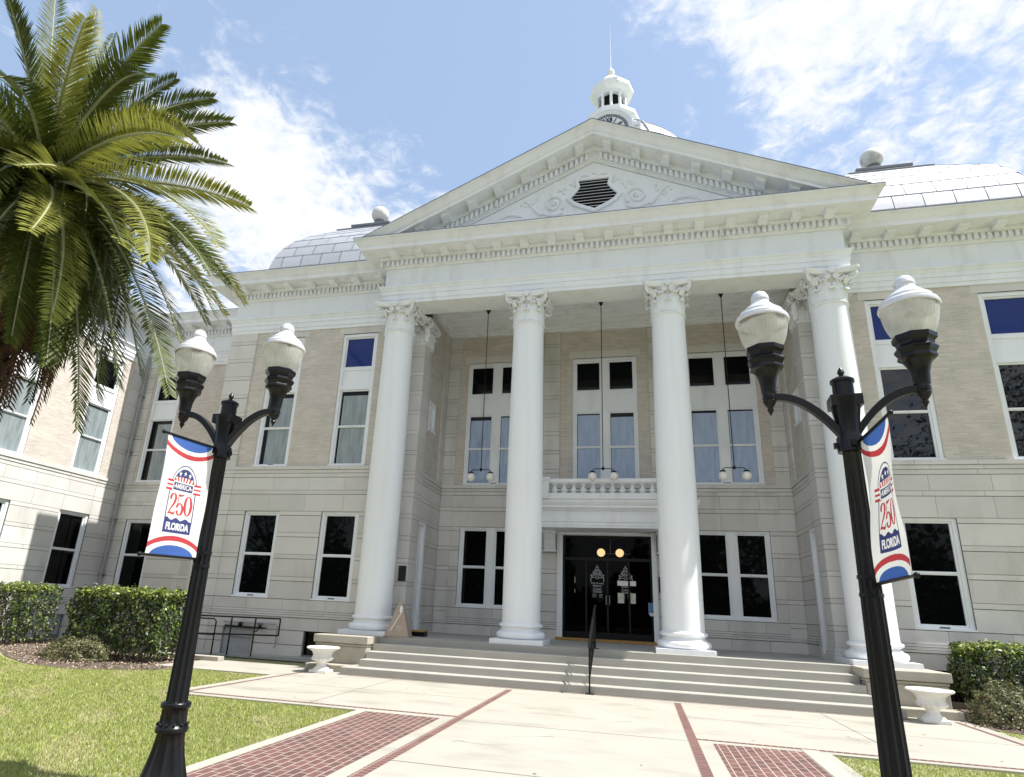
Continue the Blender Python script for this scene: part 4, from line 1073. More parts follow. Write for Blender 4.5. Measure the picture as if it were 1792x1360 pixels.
for q in range(10):
    a = (q + .5) * PI / 5; cu.lathe([(.13, 32.58), (.10, 32.66), (.095, 34.05), (.13, 34.12), (.13, 34.2)], 10, (TX + .92 * math.cos(a), TY + .92 * math.sin(a), 0))
cu.lathe([(.72, 32.55), (.72, 34.2)], 20, (TX, TY, 0), 1)
L8([(.7, 34.16), (1.04, 34.16), (1.04, 34.34), (1.10, 34.4), (1.26, 34.5), (1.42, 34.66), (1.42, 34.92), (1.25, 35.1), (.85, 35.6), (.4, 36.1), (.14, 36.25), (.10, 36.35)])
cu.build('cupola', [M['white'], M['dark']], TWR)
fn = MB(); fn.lathe([(.10, 36.2), (.16, 36.28), (.12, 36.36), (.22, 36.52), (.25, 36.66), (.19, 36.84), (.1, 36.94), (.05, 37.05), (.02, 37.2), (.013, 39.2), (.005, 41.0)], 16, (TX, TY, 0)); fn.build('finial_spike', M['urn'], TWR, smooth=True)
for q in range(4):                           # four clock dormers
    a = -PI / 2 + q * PI / 2; F = Matrix.Translation((TX, TY, 0)) @ Matrix.Rotation(a + PI / 2, 4, 'Z')
    d = MB(); d.F = F; yf = -5.75; zc = 26.78
    ang = [PI * k / 24 for k in range(25)]
    def arch(r_, y, zb): return [(r_, y, zb)] + [(r_ * math.cos(t), y, zc + r_ * math.sin(t)) for t in ang] + [(-r_, y, zb)]
    prev = None; o_ = 0
    ringz = [(1.02, yf + .05), (1.02, yf - .06), (1.12, yf - .12), (1.18, yf - .10), (1.22, yf - .16), (1.29, yf - .16), (1.31, yf), (1.31, -3)]
    pts = [p for r_, y in ringz for p in arch(r_, y, 24.3)]; k_ = len(ang) + 2
    d.add(pts, [(j * k_ + i, j * k_ + i + 1, (j + 1) * k_ + i + 1, (j + 1) * k_ + i) for j in range(len(ringz) - 1) for i in range(k_ - 1)])
    for sx in (-1, 1): d.box(*sorted((sx * 1.30, sx * 1.58)), yf - .1, -3, 24.3, 26.8); d.box(*sorted((sx * 1.26, sx * 1.66)), yf - .18, -3, 26.75, 26.95)
    d.add(arch(1.03, yf + .0, 24.3), [tuple(range(k_ - 1, -1, -1))])
    d.build('clock_dormer', M['white'], TWR)
    f = MB(); f.F = F
    rv = lambda r_, y, m: f.add([(r_ * math.cos(2 * PI * k / 40), y, zc + r_ * math.sin(2 * PI * k / 40)) for k in range(40)], [tuple(range(39, -1, -1))], m)
    rv(1.0, yf - .01, 1); rv(.85, yf - .02, 0)
    for k in range(60):
        t = 2 * PI * k / 60; stroke(f, [(.87 * math.cos(t), zc + .87 * math.sin(t)), (.95 * math.cos(t), zc + .95 * math.sin(t))], .03, yf - .03, 0)
    for k, nm in enumerate(['XII', 'I', 'II', 'III', 'IIII', 'V', 'VI', 'VII', 'VIII', 'IX', 'X', 'XI']):
        V, T = text_mesh(nm, .36, .018, xs=.85); t = -2 * PI * k / 12; c_, s_ = math.cos(t), math.sin(t)
        f.add([((x * c_ - (z + .64) * s_), yf - .03, zc + (x * s_ + (z + .64) * c_)) for x, z in V], T, 1)
    stroke(f, [(0, zc), (-.09, zc + .5)], .05, yf - .04, 1); stroke(f, [(0, zc), (.12, zc + .74)], .035, yf - .045, 1)
    f.build('clock_face', [M['clockface'], M['navy']], TWR)
# downspout in the re-entrant corner
ds = MB(); ds.tube([(-20.02, 3.80, 12.0), (-20.0, 3.78, 11.4), (-20.0, 3.78, .25), (-19.95, 3.6, .1)], .055, 10)
for z in (2.4, 4.6, 7.5, 10): ds.box(-20.09, -19.92, 3.70, 3.95, z, z + .04)
ds.build('downspout', M['pipe'], CH, smooth=True)

# ================================================================== STEPS, PEDESTALS, RAILS
RZ, TR = ZP / 5, .39
ST = empty('stone_steps', 'broad grey concrete steps rising between two stone pedestals to the portico', 'steps', (0, -.8, 0))
lo = lambda mb: setattr(mb, 'F', Matrix.Translation((0, .8, 0)))
s = MB(); lo(s)
for i in range(4):
    yf = -.044 - (4 - i) * TR
    xl, xr = (-6.5, 6.45) if i == 0 else (-6.16, 5.98)
    s.box(xl, xr, yf, 1.0, .001 if i == 0 else i * RZ - .02, (i + 1) * RZ)
s.build('step_flight', M['step'], ST, bevel=.016)
s = MB(); lo(s); s.box(-7.45, 7.45, -.044, 4.9, .2, ZP); s.build('porch_floor', M['porch'], ST, bevel=.012)
s = MB(); lo(s); s.box(-7.42, 7.42, -.047, 1.55, .5, ZP + .002); s.build('porch_edge', M['step'], ST, bevel=.012)
for sg in (-1, 1):
    a, b = (-7.72, -6.17) if sg < 0 else (5.98, 7.64)
    p = MB(); lo(p)
    p.box(a + .02, b - .02, -.78, 1.24, .015, .62); p.box(a - .02, b + .02, -1.2, 1.24, .001, .17) if sg > 0 else p.box(a - .02, b - .02, -1.2, 1.24, .001, .17)
    p.box(a - .0, b - .0, -.80, 1.24, .625, .69); p.box(a - .04, b + .04, -.86, 1.24, .70, ZP + .004)
    p.build('pedestal', M['basestone'], ST, bevel=.018)

HR = empty('stair_handrail', 'black iron handrail running up the middle of the front steps', 'handrail', (-.10, -1.68, 0))
h = MB(); h.F = Matrix.Translation((.10, 1.68, 0))
x = -.10
h.box(x - .10, x + .10, -1.76, -1.60, .0, .012); h.box(x - .018, x + .018, -1.70, -1.662, .01, 1.13)
h.box(x - .10, x + .10, .28, .44, ZP + .003, ZP + .016); h.box(x - .018, x + .018, .34, .38, ZP + .01, 1.98)
h.build('post', M['blackrail'], HR)
def slab(mb, p, q, wx, h_):               # a bar in the x=const plane
    mb.hexa([(x - wx, p[0], p[1] - h_), (x + wx, p[0], p[1] - h_), (x + wx, q[0], q[1] - h_), (x - wx, q[0], q[1] - h_), (x - wx, p[0], p[1]), (x + wx, p[0], p[1]), (x + wx, q[0], q[1]), (x - wx, q[0], q[1])])
h = MB(); h.F = Matrix.Translation((.10, 1.68, 0))
slab(h, (-1.72, 1.14), (.36, 2.0), .026, .03); slab(h, (.36, 2.0), (.62, 2.02), .026, .03); h.tube([(x, -1.70, 1.125), (x, -1.80, 1.09), (x, -1.83, 1.02)], .022, 8)
h.build('top_rail', M['blackrail'], HR)
h = MB(); h.F = Matrix.Translation((.10, 1.68, 0))
slab(h, (-1.68, .30), (.36, 1.16), .012, .025); slab(h, (-1.68, .98), (.36, 1.83), .012, .022)
for i in range(1, 12):
    y = -1.68 + i * .17; zb = .30 + (y + 1.68) * .4216; h.box(x - .008, x + .008, y - .008, y + .008, zb, zb + .68)
    if i % 2: h.lathe([(.012, 0), (.03, .04), (.012, .08)], 8, (x, y, zb + .3))
h.build('baluster_panel', M['blackrail'], HR)

# ================================================================== STREET LAMPS
def fluted(mb, prof, nf=12, depth=.09, c=(0, 0, 0)):
    n_ = nf * 6; pts = []; faces = []
    for (r_, z, d_) in prof:
        for i in range(n_):
            a = 2 * PI * i / n_; k = abs(math.sin(a * nf / 2)); q = r_ * (1 - depth * d_ * (k ** .6)); pts.append((c[0] + q * math.cos(a), c[1] + q * math.sin(a), c[2] + z))
    for j in range(len(prof) - 1):
        for i in range(n_):
            k = (i + 1) % n_; faces.append((j * n_ + i, j * n_ + k, (j + 1) * n_ + k, (j + 1) * n_ + i))
    mb.add(pts, faces)
gl_m = bpy.data.materials.new('prismatic_lantern_glass'); gl_m.use_nodes = True
N, L = gl_m.node_tree.nodes, gl_m.node_tree.links; b = N['Principled BSDF']
b.inputs['Roughness'].default_value = .12; b.inputs['Coat Weight'].default_value = .6; b.inputs['Subsurface Weight'].default_value = 0
t = N.new('ShaderNodeTexCoord'); nz = N.new('ShaderNodeTexNoise'); nz.inputs['Scale'].default_value = 7; nz.inputs['Detail'].default_value = 6
L.new(t.outputs['Object'], nz.inputs['Vector'])
sx = N.new('ShaderNodeSeparateXYZ'); L.new(t.outputs['Object'], sx.inputs[0])
mr = N.new('ShaderNodeMapRange'); mr.inputs['From Min'].default_value = 4.40; mr.inputs['From Max'].default_value = 4.60; L.new(sx.outputs[2], mr.inputs['Value'])
sn = N.new('ShaderNodeTexNoise'); sn.inputs['Scale'].default_value = 3.2; sn.inputs['Detail'].default_value = 2; L.new(t.outputs['Object'], sn.inputs['Vector'])
def nm_(op, a, c):
    q = N.new('ShaderNodeMath'); q.operation = op
    for i, v in enumerate((a, c)):
        if isinstance(v, (int, float)): q.inputs[i].default_value = v
        else: L.new(v, q.inputs[i])
    return q.outputs[0]
mm = N.new('ShaderNodeMapRange'); mm.inputs['From Min'].default_value = 1.00; mm.inputs['From Max'].default_value = 1.13
L.new(nm_('ADD', nm_('ADD', nm_('MULTIPLY', nz.outputs['Fac'], .55), nm_('MULTIPLY', sn.outputs['Fac'], .75)), nm_('MULTIPLY', mr.outputs[0], .42)), mm.inputs['Value'])
mix = N.new('ShaderNodeMixRGB'); mix.inputs[2].default_value = (.14, .03, .018, 1)
gv = N.new('ShaderNodeMixRGB'); gv.inputs[1].default_value = (.74, .74, .69, 1); gv.inputs[2].default_value = (.92, .92, .89, 1)
gm2 = N.new('ShaderNodeMapRange'); gm2.inputs['From Min'].default_value = .35; gm2.inputs['From Max'].default_value = .6; L.new(nz.outputs['Fac'], gm2.inputs['Value']); L.new(gm2.outputs[0], gv.inputs[0])
L.new(gv.outputs[0], mix.inputs[1]); L.new(mm.outputs[0], mix.inputs[0]); L.new(mix.outputs[0], b.inputs['Base Color'])
tl = N.new('ShaderNodeBsdfTranslucent'); L.new(mix.outputs[0], tl.inputs['Color']); ms2 = N.new('ShaderNodeMixShader'); ms2.inputs[0].default_value = .45
L.new(b.outputs[0], ms2.inputs[1]); L.new(tl.outputs[0], ms2.inputs[2])
tp_ = N.new('ShaderNodeBsdfTransparent'); tp_.inputs[0].default_value = (.95, .95, .93, 1); ms3 = N.new('ShaderNodeMixShader'); ms3.inputs[0].default_value = .42
L.new(ms2.outputs[0], ms3.inputs[1]); L.new(tp_.outputs[0], ms3.inputs[2]); L.new(ms3.outputs[0], N['Material Output'].inputs['Surface'])
M['lid'] = mat('silver_white_lid', (.70, .70, .71), .28, .04, 5, spec=.6, metal=.25)

def make_lamp(loc, rz, label, sc_=1.0):
    t = empty('street_lamp', label, 'street lamp', loc, rz, 'twin-globe street lamps beside the walk')
    m = MB()
    fluted(m, [(.245, 0, 0), (.245, .05, 0), (.235, .055, .6), (.215, .10, 1), (.175, .24, 1), (.148, .36, 1), (.130, .48, 1), (.128, .495, 0)])
    m.lathe([(.128, .49), (.150, .50), (.156, .525), (.150, .55), (.135, .56), (.130, .575)], 36)
    fluted(m, [(.130, .57, .2), (.126, .6, 1.2), (.122, .70, 1.2), (.124, .72, 0)])
    m.lathe([(.124, .715), (.140, .725), (.144, .75), (.138, .77), (.118, .78)], 36)
    for k in range(12):
        a = 2 * PI * (k + .5) / 12; m.sphere((.142 * math.cos(a), .142 * math.sin(a), .575), .014, 8, 5)
    m.build('lamp_base', M['black'], t, smooth=True, ang=50)
    m = MB(); fluted(m, [(.102, .77, 0), (.104, .80, .9), (.089, 1.6, .9), (.078, 2.5, .9), (.072, 3.30, .9), (.072, 3.31, 0)], 12, .16)
    for z in (2.09, 2.23): m.lathe([(.06, z), (.088, z), (.088, z + .03), (.06, z + .03)], 30)
    m.build('pole', M['black'], t, smooth=True, ang=50)
    m = MB(); m.lathe([(.085, 3.29), (.105, 3.295), (.105, 3.42), (.092, 3.44), (.088, 3.47), (.10, 3.6), (.122, 3.74), (.132, 3.78)], 30)
    m.box(-.125, .125, -.10, .10, 3.70, 3.80); m.lathe([(.085, 3.79), (.085, 3.93), (.098, 3.935), (.098, 3.96), (.06, 3.985), (.02, 3.995), (.018, 4.01), (.03, 4.03), (.022, 4.06), (.003, 4.09)], 24)
    for k in range(4): m.box(-.02 + .11 * math.cos(k * PI / 2), .02 + .11 * math.cos(k * PI / 2), -.02 + .11 * math.sin(k * PI / 2), .02 + .11 * math.sin(k * PI / 2), 3.33, 3.38)
    m.build('hub', M['black'], t, smooth=True, ang=40)
    t.scale = (sc_, sc_, sc_)
    for sg in (-1, 1):
        m = MB(); pts = []
        n_ = 14
        for i in range(n_ + 1):
            u = i / n_; ex = sg * (.07 + .50 * u); ez = 3.845 - .36 * (1 - u) ** 2.1; pts.append((ex, ez, .062 - .022 * u, .05 - .02 * u))
        V = []; Fc = []
        for (ex, ez, hh, ww) in pts: V += [(ex, -ww, ez - hh), (ex, ww, ez - hh), (ex, ww, ez + hh * .6), (ex, -ww, ez + hh * .6)]
        for i in range(n_):
            for k in range(4): Fc.append((i * 4 + k, i * 4 + (k + 1) % 4, i * 4 + 4 + (k + 1) % 4, i * 4 + 4 + k))
        m.add(V, Fc); m.build('arm', M['black'], t, bevel=.008)
        c = (sg * .605, 0, 0)
        m = MB(); m.lathe([(.002, 3.66), (.016, 3.69), (.03, 3.715), (.022, 3.735), (.045, 3.765), (.06, 3.80), (.055, 3.805), (.062, 3.83), (.056, 3.87), (.064, 3.88), (.066, 3.90), (.072, 3.98), (.09, 4.05), (.118, 4.10)], 24, c)
        m.lathe([(.112, 4.09), (.15, 4.115), (.15, 4.135), (.142, 4.15), (.166, 4.19), (.166, 4.205), (.142, 4.235), (.146, 4.26), (.170, 4.285), (.172, 4.325), (.15, 4.335)], 8, c, 0, .5)
        LN = m.build('lantern', M['black'], t, smooth=True, ang=30)
        m = MB(); n_ = 320; pts = []; fc = []
        gp = [(.150, 4.325), (.160, 4.345), (.185, 4.40), (.203, 4.46), (.214, 4.52), (.222, 4.57), (.224, 4.60)]
        for r_, z in gp:
            for i in range(n_):
                q = r_ * (1 + .013 * abs(math.sin(PI * i / n_ * 40))); a = 2 * PI * i / n_; pts.append((c[0] + q * math.cos(a), q * math.sin(a), z))
        for j in range(len(gp) - 1):
            for i in range(n_): fc.append((j * n_ + i, j * n_ + (i + 1) % n_, (j + 1) * n_ + (i + 1) % n_, (j + 1) * n_ + i))
        m.add(pts, fc); m.lathe([(.07, 4.34), (.075, 4.50), (.04, 4.56)], 16, c); m.build('lantern_glass', gl_m, LN, smooth=True, ang=60)
        m = MB(); m.lathe([(.215, 4.592), (.237, 4.594), (.242, 4.61), (.237, 4.628), (.228, 4.633), (.228, 4.648), (.20, 4.675), (.192, 4.69), (.192, 4.70), (.16, 4.725), (.125, 4.755), (.098, 4.785), (.082, 4.80), (.080, 4.825), (.084, 4.83), (.084, 4.845), (.078, 4.875), (.058, 4.91), (.03, 4.928), (.001, 4.932)], 40, c)
        m.build('lantern_lid', M['lid'], LN, smooth=True, ang=45)
    return t
LL = make_lamp((-3.42, -11.62, .0), R(0), 'black twin-globe street lamp on the lawn, with the hedge behind its post', .99)
LR = make_lamp((2.90, -11.75, -.035), R(-5), 'black twin-globe street lamp standing in front of the white end column and the urn', .985)

# ================================================================== BANNERS
def ras(V, T, gu, gv):
    out = np.zeros(gu.shape, bool)
    for t in T:
        (x0, y0), (x1, y1), (x2, y2) = V[t[0]], V[t[1]], V[t[2]]
        k = (gu >= min(x0, x1, x2)) & (gu <= max(x0, x1, x2)) & (gv >= min(y0, y1, y2)) & (gv <= max(y0, y1, y2))
        if not k.any(): continue
        d = (y1 - y2) * (x0 - x2) + (x2 - x1) * (y0 - y2)
        if abs(d) < 1e-12: continue
        a = ((y1 - y2) * (gu[k] - x2) + (x2 - x1) * (gv[k] - y2)) / d; b = ((y2 - y0) * (gu[k] - x2) + (x0 - x2) * (gv[k] - y2)) / d
        out[k] |= (a >= -1e-6) & (b >= -1e-6) & (a + b <= 1 + 1e-6)
    return out
def spine(pts, gu, gv):
    """variable-width pen stroke: pts (x,y,halfwidth)"""
    out = np.zeros(gu.shape, bool)
    for (x0, y0, w0), (x1, y1, w1) in zip(pts, pts[1:]):
        dx, dy = x1 - x0, y1 - y0; l2 = dx * dx + dy * dy + 1e-12
        t = np.clip(((gu - x0) * dx + (gv - y0) * dy) / l2, 0, 1); d = np.hypot(gu - x0 - t * dx, gv - y0 - t * dy)
        out |= d <= w0 + (w1 - w0) * t
    return out
BW, BH = .70, 1.22
NU, NV = 150, 262
gu, gv = np.meshgrid((np.arange(NU) + .5) / NU * BW, (np.arange(NV) + .5) / NV * BH)   # v runs down
bx = gu - BW / 2
colr = np.zeros(gu.shape, int)              # 0 white, 1 red, 2 navy/blue, 3 light blue
def ell(a, b, v0): return (bx / a) ** 2 + ((gv - v0) / b) ** 2 < 1
for v0, sc in ((0.0, 1.0), (BH, 1.0)):
    colr[ell(.43 * sc, .205 * sc, v0)] = 1; colr[ell(.385 * sc, .155 * sc, v0)] = 0; colr[ell(.30 * sc, .112 * sc, v0)] = 3
# emblem: arch outline, star field, stripes, ribbon
ay = .50
arch_o = lambda r_, q=1.12: ((bx / r_) ** 2 + ((gv - ay) / (r_ * q)) ** 2 < 1) & (gv < ay)
colr[arch_o(.205, 1.10)] = 2; colr[arch_o(.195, 1.10)] = 0; colr[arch_o(.175, 1.06)] = 2
stripe = arch_o(.175, 1.06) & (gv > .405 + .10 * bx * bx / .03 * .12)
ang_ = np.arctan2(bx, (.72 - gv) * 1.0) / .082
colr[stripe] = np.where((np.floor(ang_[stripe] + 100.5).astype(int) % 2) == 0, 1, 0)
def star(cx, cy, r_):
    P_ = [(cx + (r_ if k % 2 == 0 else r_ * .42) * math.sin(k * PI / 5), cy - (r_ if k % 2 == 0 else r_ * .42) * math.cos(k * PI / 5)) for k in range(10)]
    return inpoly(gu, gv, P_)
for cx, cy in ((-.082, .375), (0, .362), (.082, .375)): colr[star(BW / 2 + cx, cy, .030)] = 0
rib = (np.abs(bx) < .155) & (gv > .468) & (gv < .548)
for sg in (-1, 1):
    tail = (bx * sg > .13) & (bx * sg < .26) & (gv > .450) & (gv < .565)
    colr[tail] = np.where(((gv[tail] - .450) / .023).astype(int) % 2 == 0, 1, 0)
colr[(np.abs(bx) < .168) & (gv > .458) & (gv < .558)] = 0
colr[rib] = 2
V, T = text_mesh('AMERICA', .072, .0022, xs=.90)
colr[ras([(x + BW / 2, .508 - y) for x, y in V], T, gu, gv)] = 0
for sg in (-1, 1): colr[np.hypot(bx - sg * .140, gv - .508) < .007] = 0
for sg in (-1, 1): colr[(np.abs(bx - sg * .198) < .005) & (gv > .565) & (gv < .90)] = 2
# 250 in tall high-contrast figures
def el_pts(cx, cy, rx_, ry_, a0, a1, w0, w1, n=22):
    o = []
    for i in range(n + 1):
        a = a0 + (a1 - a0) * i / n; k = abs(math.cos(a)); o.append((cx + rx_ * math.cos(a), cy + ry_ * math.sin(a), w0 + (w1 - w0) * k ** 1.4))
    return o
top, bot = .585, .805; cy = (top + bot) / 2; x0 = BW / 2
dig = np.zeros(gu.shape, bool)
dig |= spine(el_pts(x0 + .118, cy, .044, .100, 0, 2 * PI, .006, .019, 40), gu, gv)                       # 0
X = x0 - .118                                                                                            # 2
dig |= spine(el_pts(X, top + .052, .040, .046, PI * 1.05, PI * 2.05, .006, .018), gu, gv) | spine([(X + .040, top + .05, .018), (X + .03, top + .09, .016), (X - .045, bot - .022, .006)], gu, gv)
dig |= (np.hypot(gu - (X - .036), gv - (top + .055)) < .016) | spine([(X - .05, bot - .012, .008), (X - .02, bot - .018, .011), (X + .03, bot - .008, .012), (X + .05, bot - .04, .005)], gu, gv)
X = x0                                                                                                    # 5
dig |= spine([(X - .036, top + .012, .010), (X + .0, top + .014, .012), (X + .042, top + .004, .007)], gu, gv) | spine([(X - .038, top + .01, .006), (X - .04, cy - .01, .005)], gu, gv)
dig |= spine(el_pts(X - .004, cy + .046, .046, .058, -PI * .85, PI * .75, .006, .019), gu, gv) | (np.hypot(gu - (X - .038), gv - (bot - .035)) < .016)
colr[dig] = 1
blk = (np.abs(bx) < .203) & (gv > .845 + .013 * np.sin(bx * 44)) & (gv < .985)
colr[blk] = 2
V, T = text_mesh('FLORIDA', .098, .0045, xs=.86)
colr[ras([(x + BW / 2, .925 - y) for x, y in V], T, gu, gv)] = 0
bm_ = [mat('banner_white', (.80, .79, .76), .8, .02, 3, fine=.02, transl=.30), mat('banner_red', (.50, .045, .055), .8, .03, 3, transl=.25), mat('banner_navy', (.035, .045, .17), .8, .03, 3, transl=.2), mat('banner_blue', (.045, .12, .40), .8, .03, 3, transl=.25)]
def make_banner(name, label, tl, tr_, bl, br_, wave, lamp_xy, pole_right):
    t = empty(name, label, 'banner', (lamp_xy[0], lamp_xy[1], 2.0), 0, 'striped banners hung from the street lamps')
    O = Vector(t.location)
    u = np.linspace(0, 1, NU + 1)[None, :]; v = np.linspace(0, 1, NV + 1)[:, None]
    P_ = [(1 - v) * ((1 - u) * tl[i] + u * tr_[i]) + v * ((1 - u) * bl[i] + u * br_[i]) for i in range(3)]
    nx, ny, nz_ = wave(u, v)
    P_ = np.stack([P_[0] + nx - O.x, P_[1] + ny - O.y, P_[2] + nz_ - O.z], -1).reshape(-1, 3)
    idx = np.arange((NU + 1) * (NV + 1)).reshape(NV + 1, NU + 1)
    Fq = np.stack([idx[:-1, :-1], idx[1:, :-1], idx[1:, 1:], idx[:-1, 1:]], -1).reshape(-1, 4)
    mesh_np('banner_cloth', P_, Fq, bm_, t, colr.ravel(), smooth=True)
    for a, b, top_ in ((tl, tr_, 1), (bl, br_, 0)):
        po, tp = (Vector(b), Vector(a)) if pole_right else (Vector(a), Vector(b))
        d = (tp - po).normalized(); m = MB(); m.F = Matrix.Translation(-O)
        m.tube([po - d * .06, tp + d * .05], .013, 8); m.sphere(tuple(tp + d * .055), .022, 8, 6)
        m.box(po.x - .03, po.x + .03, po.y - .0, po.y + .08, po.z - .035, po.z + .035)
        m.build('banner_rod', M['blackrail'], t, smooth=True)
    return t
def wv1(u, v):
    a = np.sin(PI * v) * .02 * np.sin(2 * PI * u * .8 + 1.0) + .010 * np.sin(7 * v + 4 * u) * np.sin(PI * v)
    return a, a * .2, -.012 * np.sin(PI * u) * (v < .5) * (1 - 2 * v)
def wv2(u, v):
    a = .055 * np.sin(PI * v) * np.sin(PI * u * .9) + .025 * np.sin(5 * v + 2.5 * u) * np.sin(PI * np.clip(v * 1.02, 0, 1)) - .03 * np.clip(v - .75, 0, 1) * 4 * np.clip(u - .6, 0, 1)
    return a, a * .3 + .06 * np.sin(PI * v) * u ** 2, -.01 * np.sin(PI * u)
make_banner('street_banner', 'flat smooth AMERICA 250 FLORIDA banner on the lamp before the hedge', (-3.54, -12.32, 3.365), (-3.43, -11.71, 3.36), (-3.53, -12.32, 2.145), (-3.43, -11.71, 2.155), wv1, (-3.43, -11.72), True)
make_banner('street_banner', 'rumpled AMERICA 250 FLORIDA banner on the lamp before the end column', (2.95, -11.84, 3.29), (2.99, -12.35, 3.35), (2.92, -11.84, 2.12), (2.96, -12.44, 2.15), wv2, (2.92, -11.84), False)

# ================================================================== PENDANT LIGHTS under the porch ceiling
pl = empty('pendant_light', 'twin white globes on a long black rod by the tan stand\'s porch window', 'pendant light', (-4.07, 2.58, 12.40), 0, 'twin-globe pendants hung from the porch ceiling')
m = MB(); m.lathe([(.10, 0), (.10, -.03), (.07, -.06), (.035, -.16), (.02, -.17)], 18); m.build('ceiling_canopy', M['blackrail'], pl, smooth=True)
m = MB(); m.lathe([(.014, -.15), (.014, -6.10)], 8); m.lathe([(.02, -6.02), (.05, -6.06), (.05, -6.10), (.02, -6.14)], 12); m.build('rod', M['blackrail'], pl, smooth=True)
for sg in (-1, 1):
    m = MB(); m.tube([(0, 0, -6.09), (sg * .22, 0, -6.085), (sg * .31, 0, -6.10), (sg * .345, 0, -6.16)], .014, 8); m.lathe([(.03, -6.15), (.09, -6.18), (.085, -6.21), (.05, -6.22)], 14, (sg * .345, 0, 0)); m.build('arm', M['blackrail'], pl, smooth=True)
    m = MB(); m.sphere((sg * .345, 0, -6.345), .145, 24, 16); m.build('globe', M['globe'], pl, smooth=True, ang=180)
for xx, lb_ in ((.05, 'twin white globes on a long black rod hanging over the middle balcony'), (4.06, 'twin white globes on a long black rod by the porch window near the rumpled banner')):
    q = dup(pl, None, (xx, 2.55, 12.40)); q['label'] = lb_
# lit pair of globes inside the lobby
pl = empty('lobby_light', 'pair of lit orange globes glowing behind the dark entrance doors', 'pendant light', (.09, YB + 1.3, 4.42))
m = MB(); m.lathe([(.012, 0), (.012, -.52)], 8); m.tube([(-.33, 0, -.52), (.75, 0, -.50)], .014, 8); m.build('rod', M['pipe'], pl)
for sg in (-1, 1):
    m = MB(); m.sphere((sg * .335, 0, -.48), .145, 24, 16); m.build('globe', M['glow'], pl, smooth=True, ang=180)

# ================================================================== URNS
def urn(loc, label, rz):
    t = empty('garden_urn', label, 'urn', loc, rz, 'white urns at the foot of the steps')
    m = MB(); m.box(-.24, .24, -.24, .24, 0.001, .07); m.lathe([(.22, .065), (.20, .10), (.13, .16), (.115, .22), (.15, .26), (.16, .27)], 28); m.build('foot', M['urn'], t, smooth=True, ang=40, bevel=.01)
    m = MB(); fluted(m, [(.16, .262, 0), (.21, .275, 1), (.27, .31, 1), (.292, .345, 1), (.295, .352, 0)], 18, .10)
    m.lathe([(.295, .35), (.262, .375), (.245, .42), (.255, .47), (.29, .52), (.345, .555), (.40, .575), (.425, .592), (.43, .61), (.41, .632), (.36, .635), (.33, .60), (.27, .52), (.05, .50)], 36); m.build('bowl', M['urn'], t, smooth=True, ang=50)
urn((-7.08, -1.52, 0), 'white urn before the pedestal on the same side as the tan stand', R(4))
urn((6.86, -1.78, 0), 'white urn before the pedestal just behind a lamp post', R(-6))

# ================================================================== PORCH OBJECTS
t = empty('pyramid_stand', 'tan metronome-shaped stand with a slanting white rod on the porch beside a column base', 'stand', (-5.68, .25, ZP + .003), R(8))
m = MB(); b0_, t0_ = .36, .055
def frus(mb, z0, z1, r0, r1, m_=0): mb.hexa([(-r0, -r0 * .8, z0), (r0, -r0 * .8, z0), (r0, r0 * .8, z0), (-r0, r0 * .8, z0), (-r1, -r1 * .8, z1), (r1, -r1 * .8, z1), (r1, r1 * .8, z1), (-r1, r1 * .8, z1)], m_)
frus(m, .03, .90, .345, .07); frus(m, .90, .98, .075, .035); frus(m, 0, .03, .37, .37)
m.build('body', M['tanboard'], t, bevel=.006)
m = MB(); m.tube([(-.20, -.25, .16), (.06, -.105, .66)], .014, 8); m.lathe([(.02, .64), (.045, .70), (.04, .80), (.015, .86)], 12, (.045, -.10, 0)); m.build('rod', M['urn'], t, smooth=True)
m = MB()
for i in range(3): stroke(m, [(-.02, .22 - i * .045 + .06), (.16 - .02 * i, .22 - i * .045 + .06)], .008, -.247 + i * .004)
m.tube([(-.03, -.235, .26), (.0, -.232, .30), (.02, -.235, .26), (.05, -.233, .31)], .006, 5); m.build('script', M['urn'], t)
t = empty('planter_box', 'small dark box with an orange-brown top beside the tan stand', 'box', (-5.36, 1.15, ZP + .003))
m = MB(); m.box(-.2, .2, -.16, .16, 0, .13); m.build('box_body', M['blackrail'], t, bevel=.006)
m = MB(); m.box(-.21, .21, -.17, .17, .131, .18); m.build('box_lid', M['wood'], t, bevel=.01)

# ================================================================== RAMP WITH RAILING, BACKFLOW PIPE
s = MB(); s.hexa([(-12.9, .62, .0), (-7.75, .62, .0), (-7.75, 1.22, .0), (-12.9, 1.22, .0), (-12.9, .62, .02), (-7.75, .62, .13), (-7.75, 1.22, .13), (-12.9, 1.22, .02)])
o = s.build('ramp_path', M['porch']); o['kind'] = 'structure'
s = MB(); s.box(-12.6, -10.65, -.9, -.62, 0, .12); o = tag(s.build('kerb_block', M['kerb'], bevel=.012), 'low pale concrete kerb block on the path by the ramp railing', 'kerb')
t = empty('ramp_railing', 'black two-rail metal railing along the ramp by the basement door', 'railing', (-11.1, .6, 0))
m = MB(); m.F = Matrix.Translation((11.1, -.6, 0)); y = .6
def bar(a, b, r_=.024): m.tube([a, b], r_, 8)
bar((-12.66, y, 1.16), (-9.74, y, 1.19)); bar((-12.6, y, .62), (-9.74, y, .70)); m.build('rail', M['blackrail'], t, smooth=True)
for xp, zb in ((-11.45, .04), (-10.6, .06)):
    m = MB(); m.F = Matrix.Translation((11.1, -.6, 0)); m.tube([(xp, y, zb), (xp, y, 1.17)], .024, 8); m.build('post', M['blackrail'], t, smooth=True)
m = MB(); m.F = Matrix.Translation((11.1, -.6, 0)); m.tube([(-9.74, y, .69), (-9.74, y, 1.19)], .024, 8); m.build('end_post', M['blackrail'], t, smooth=True)
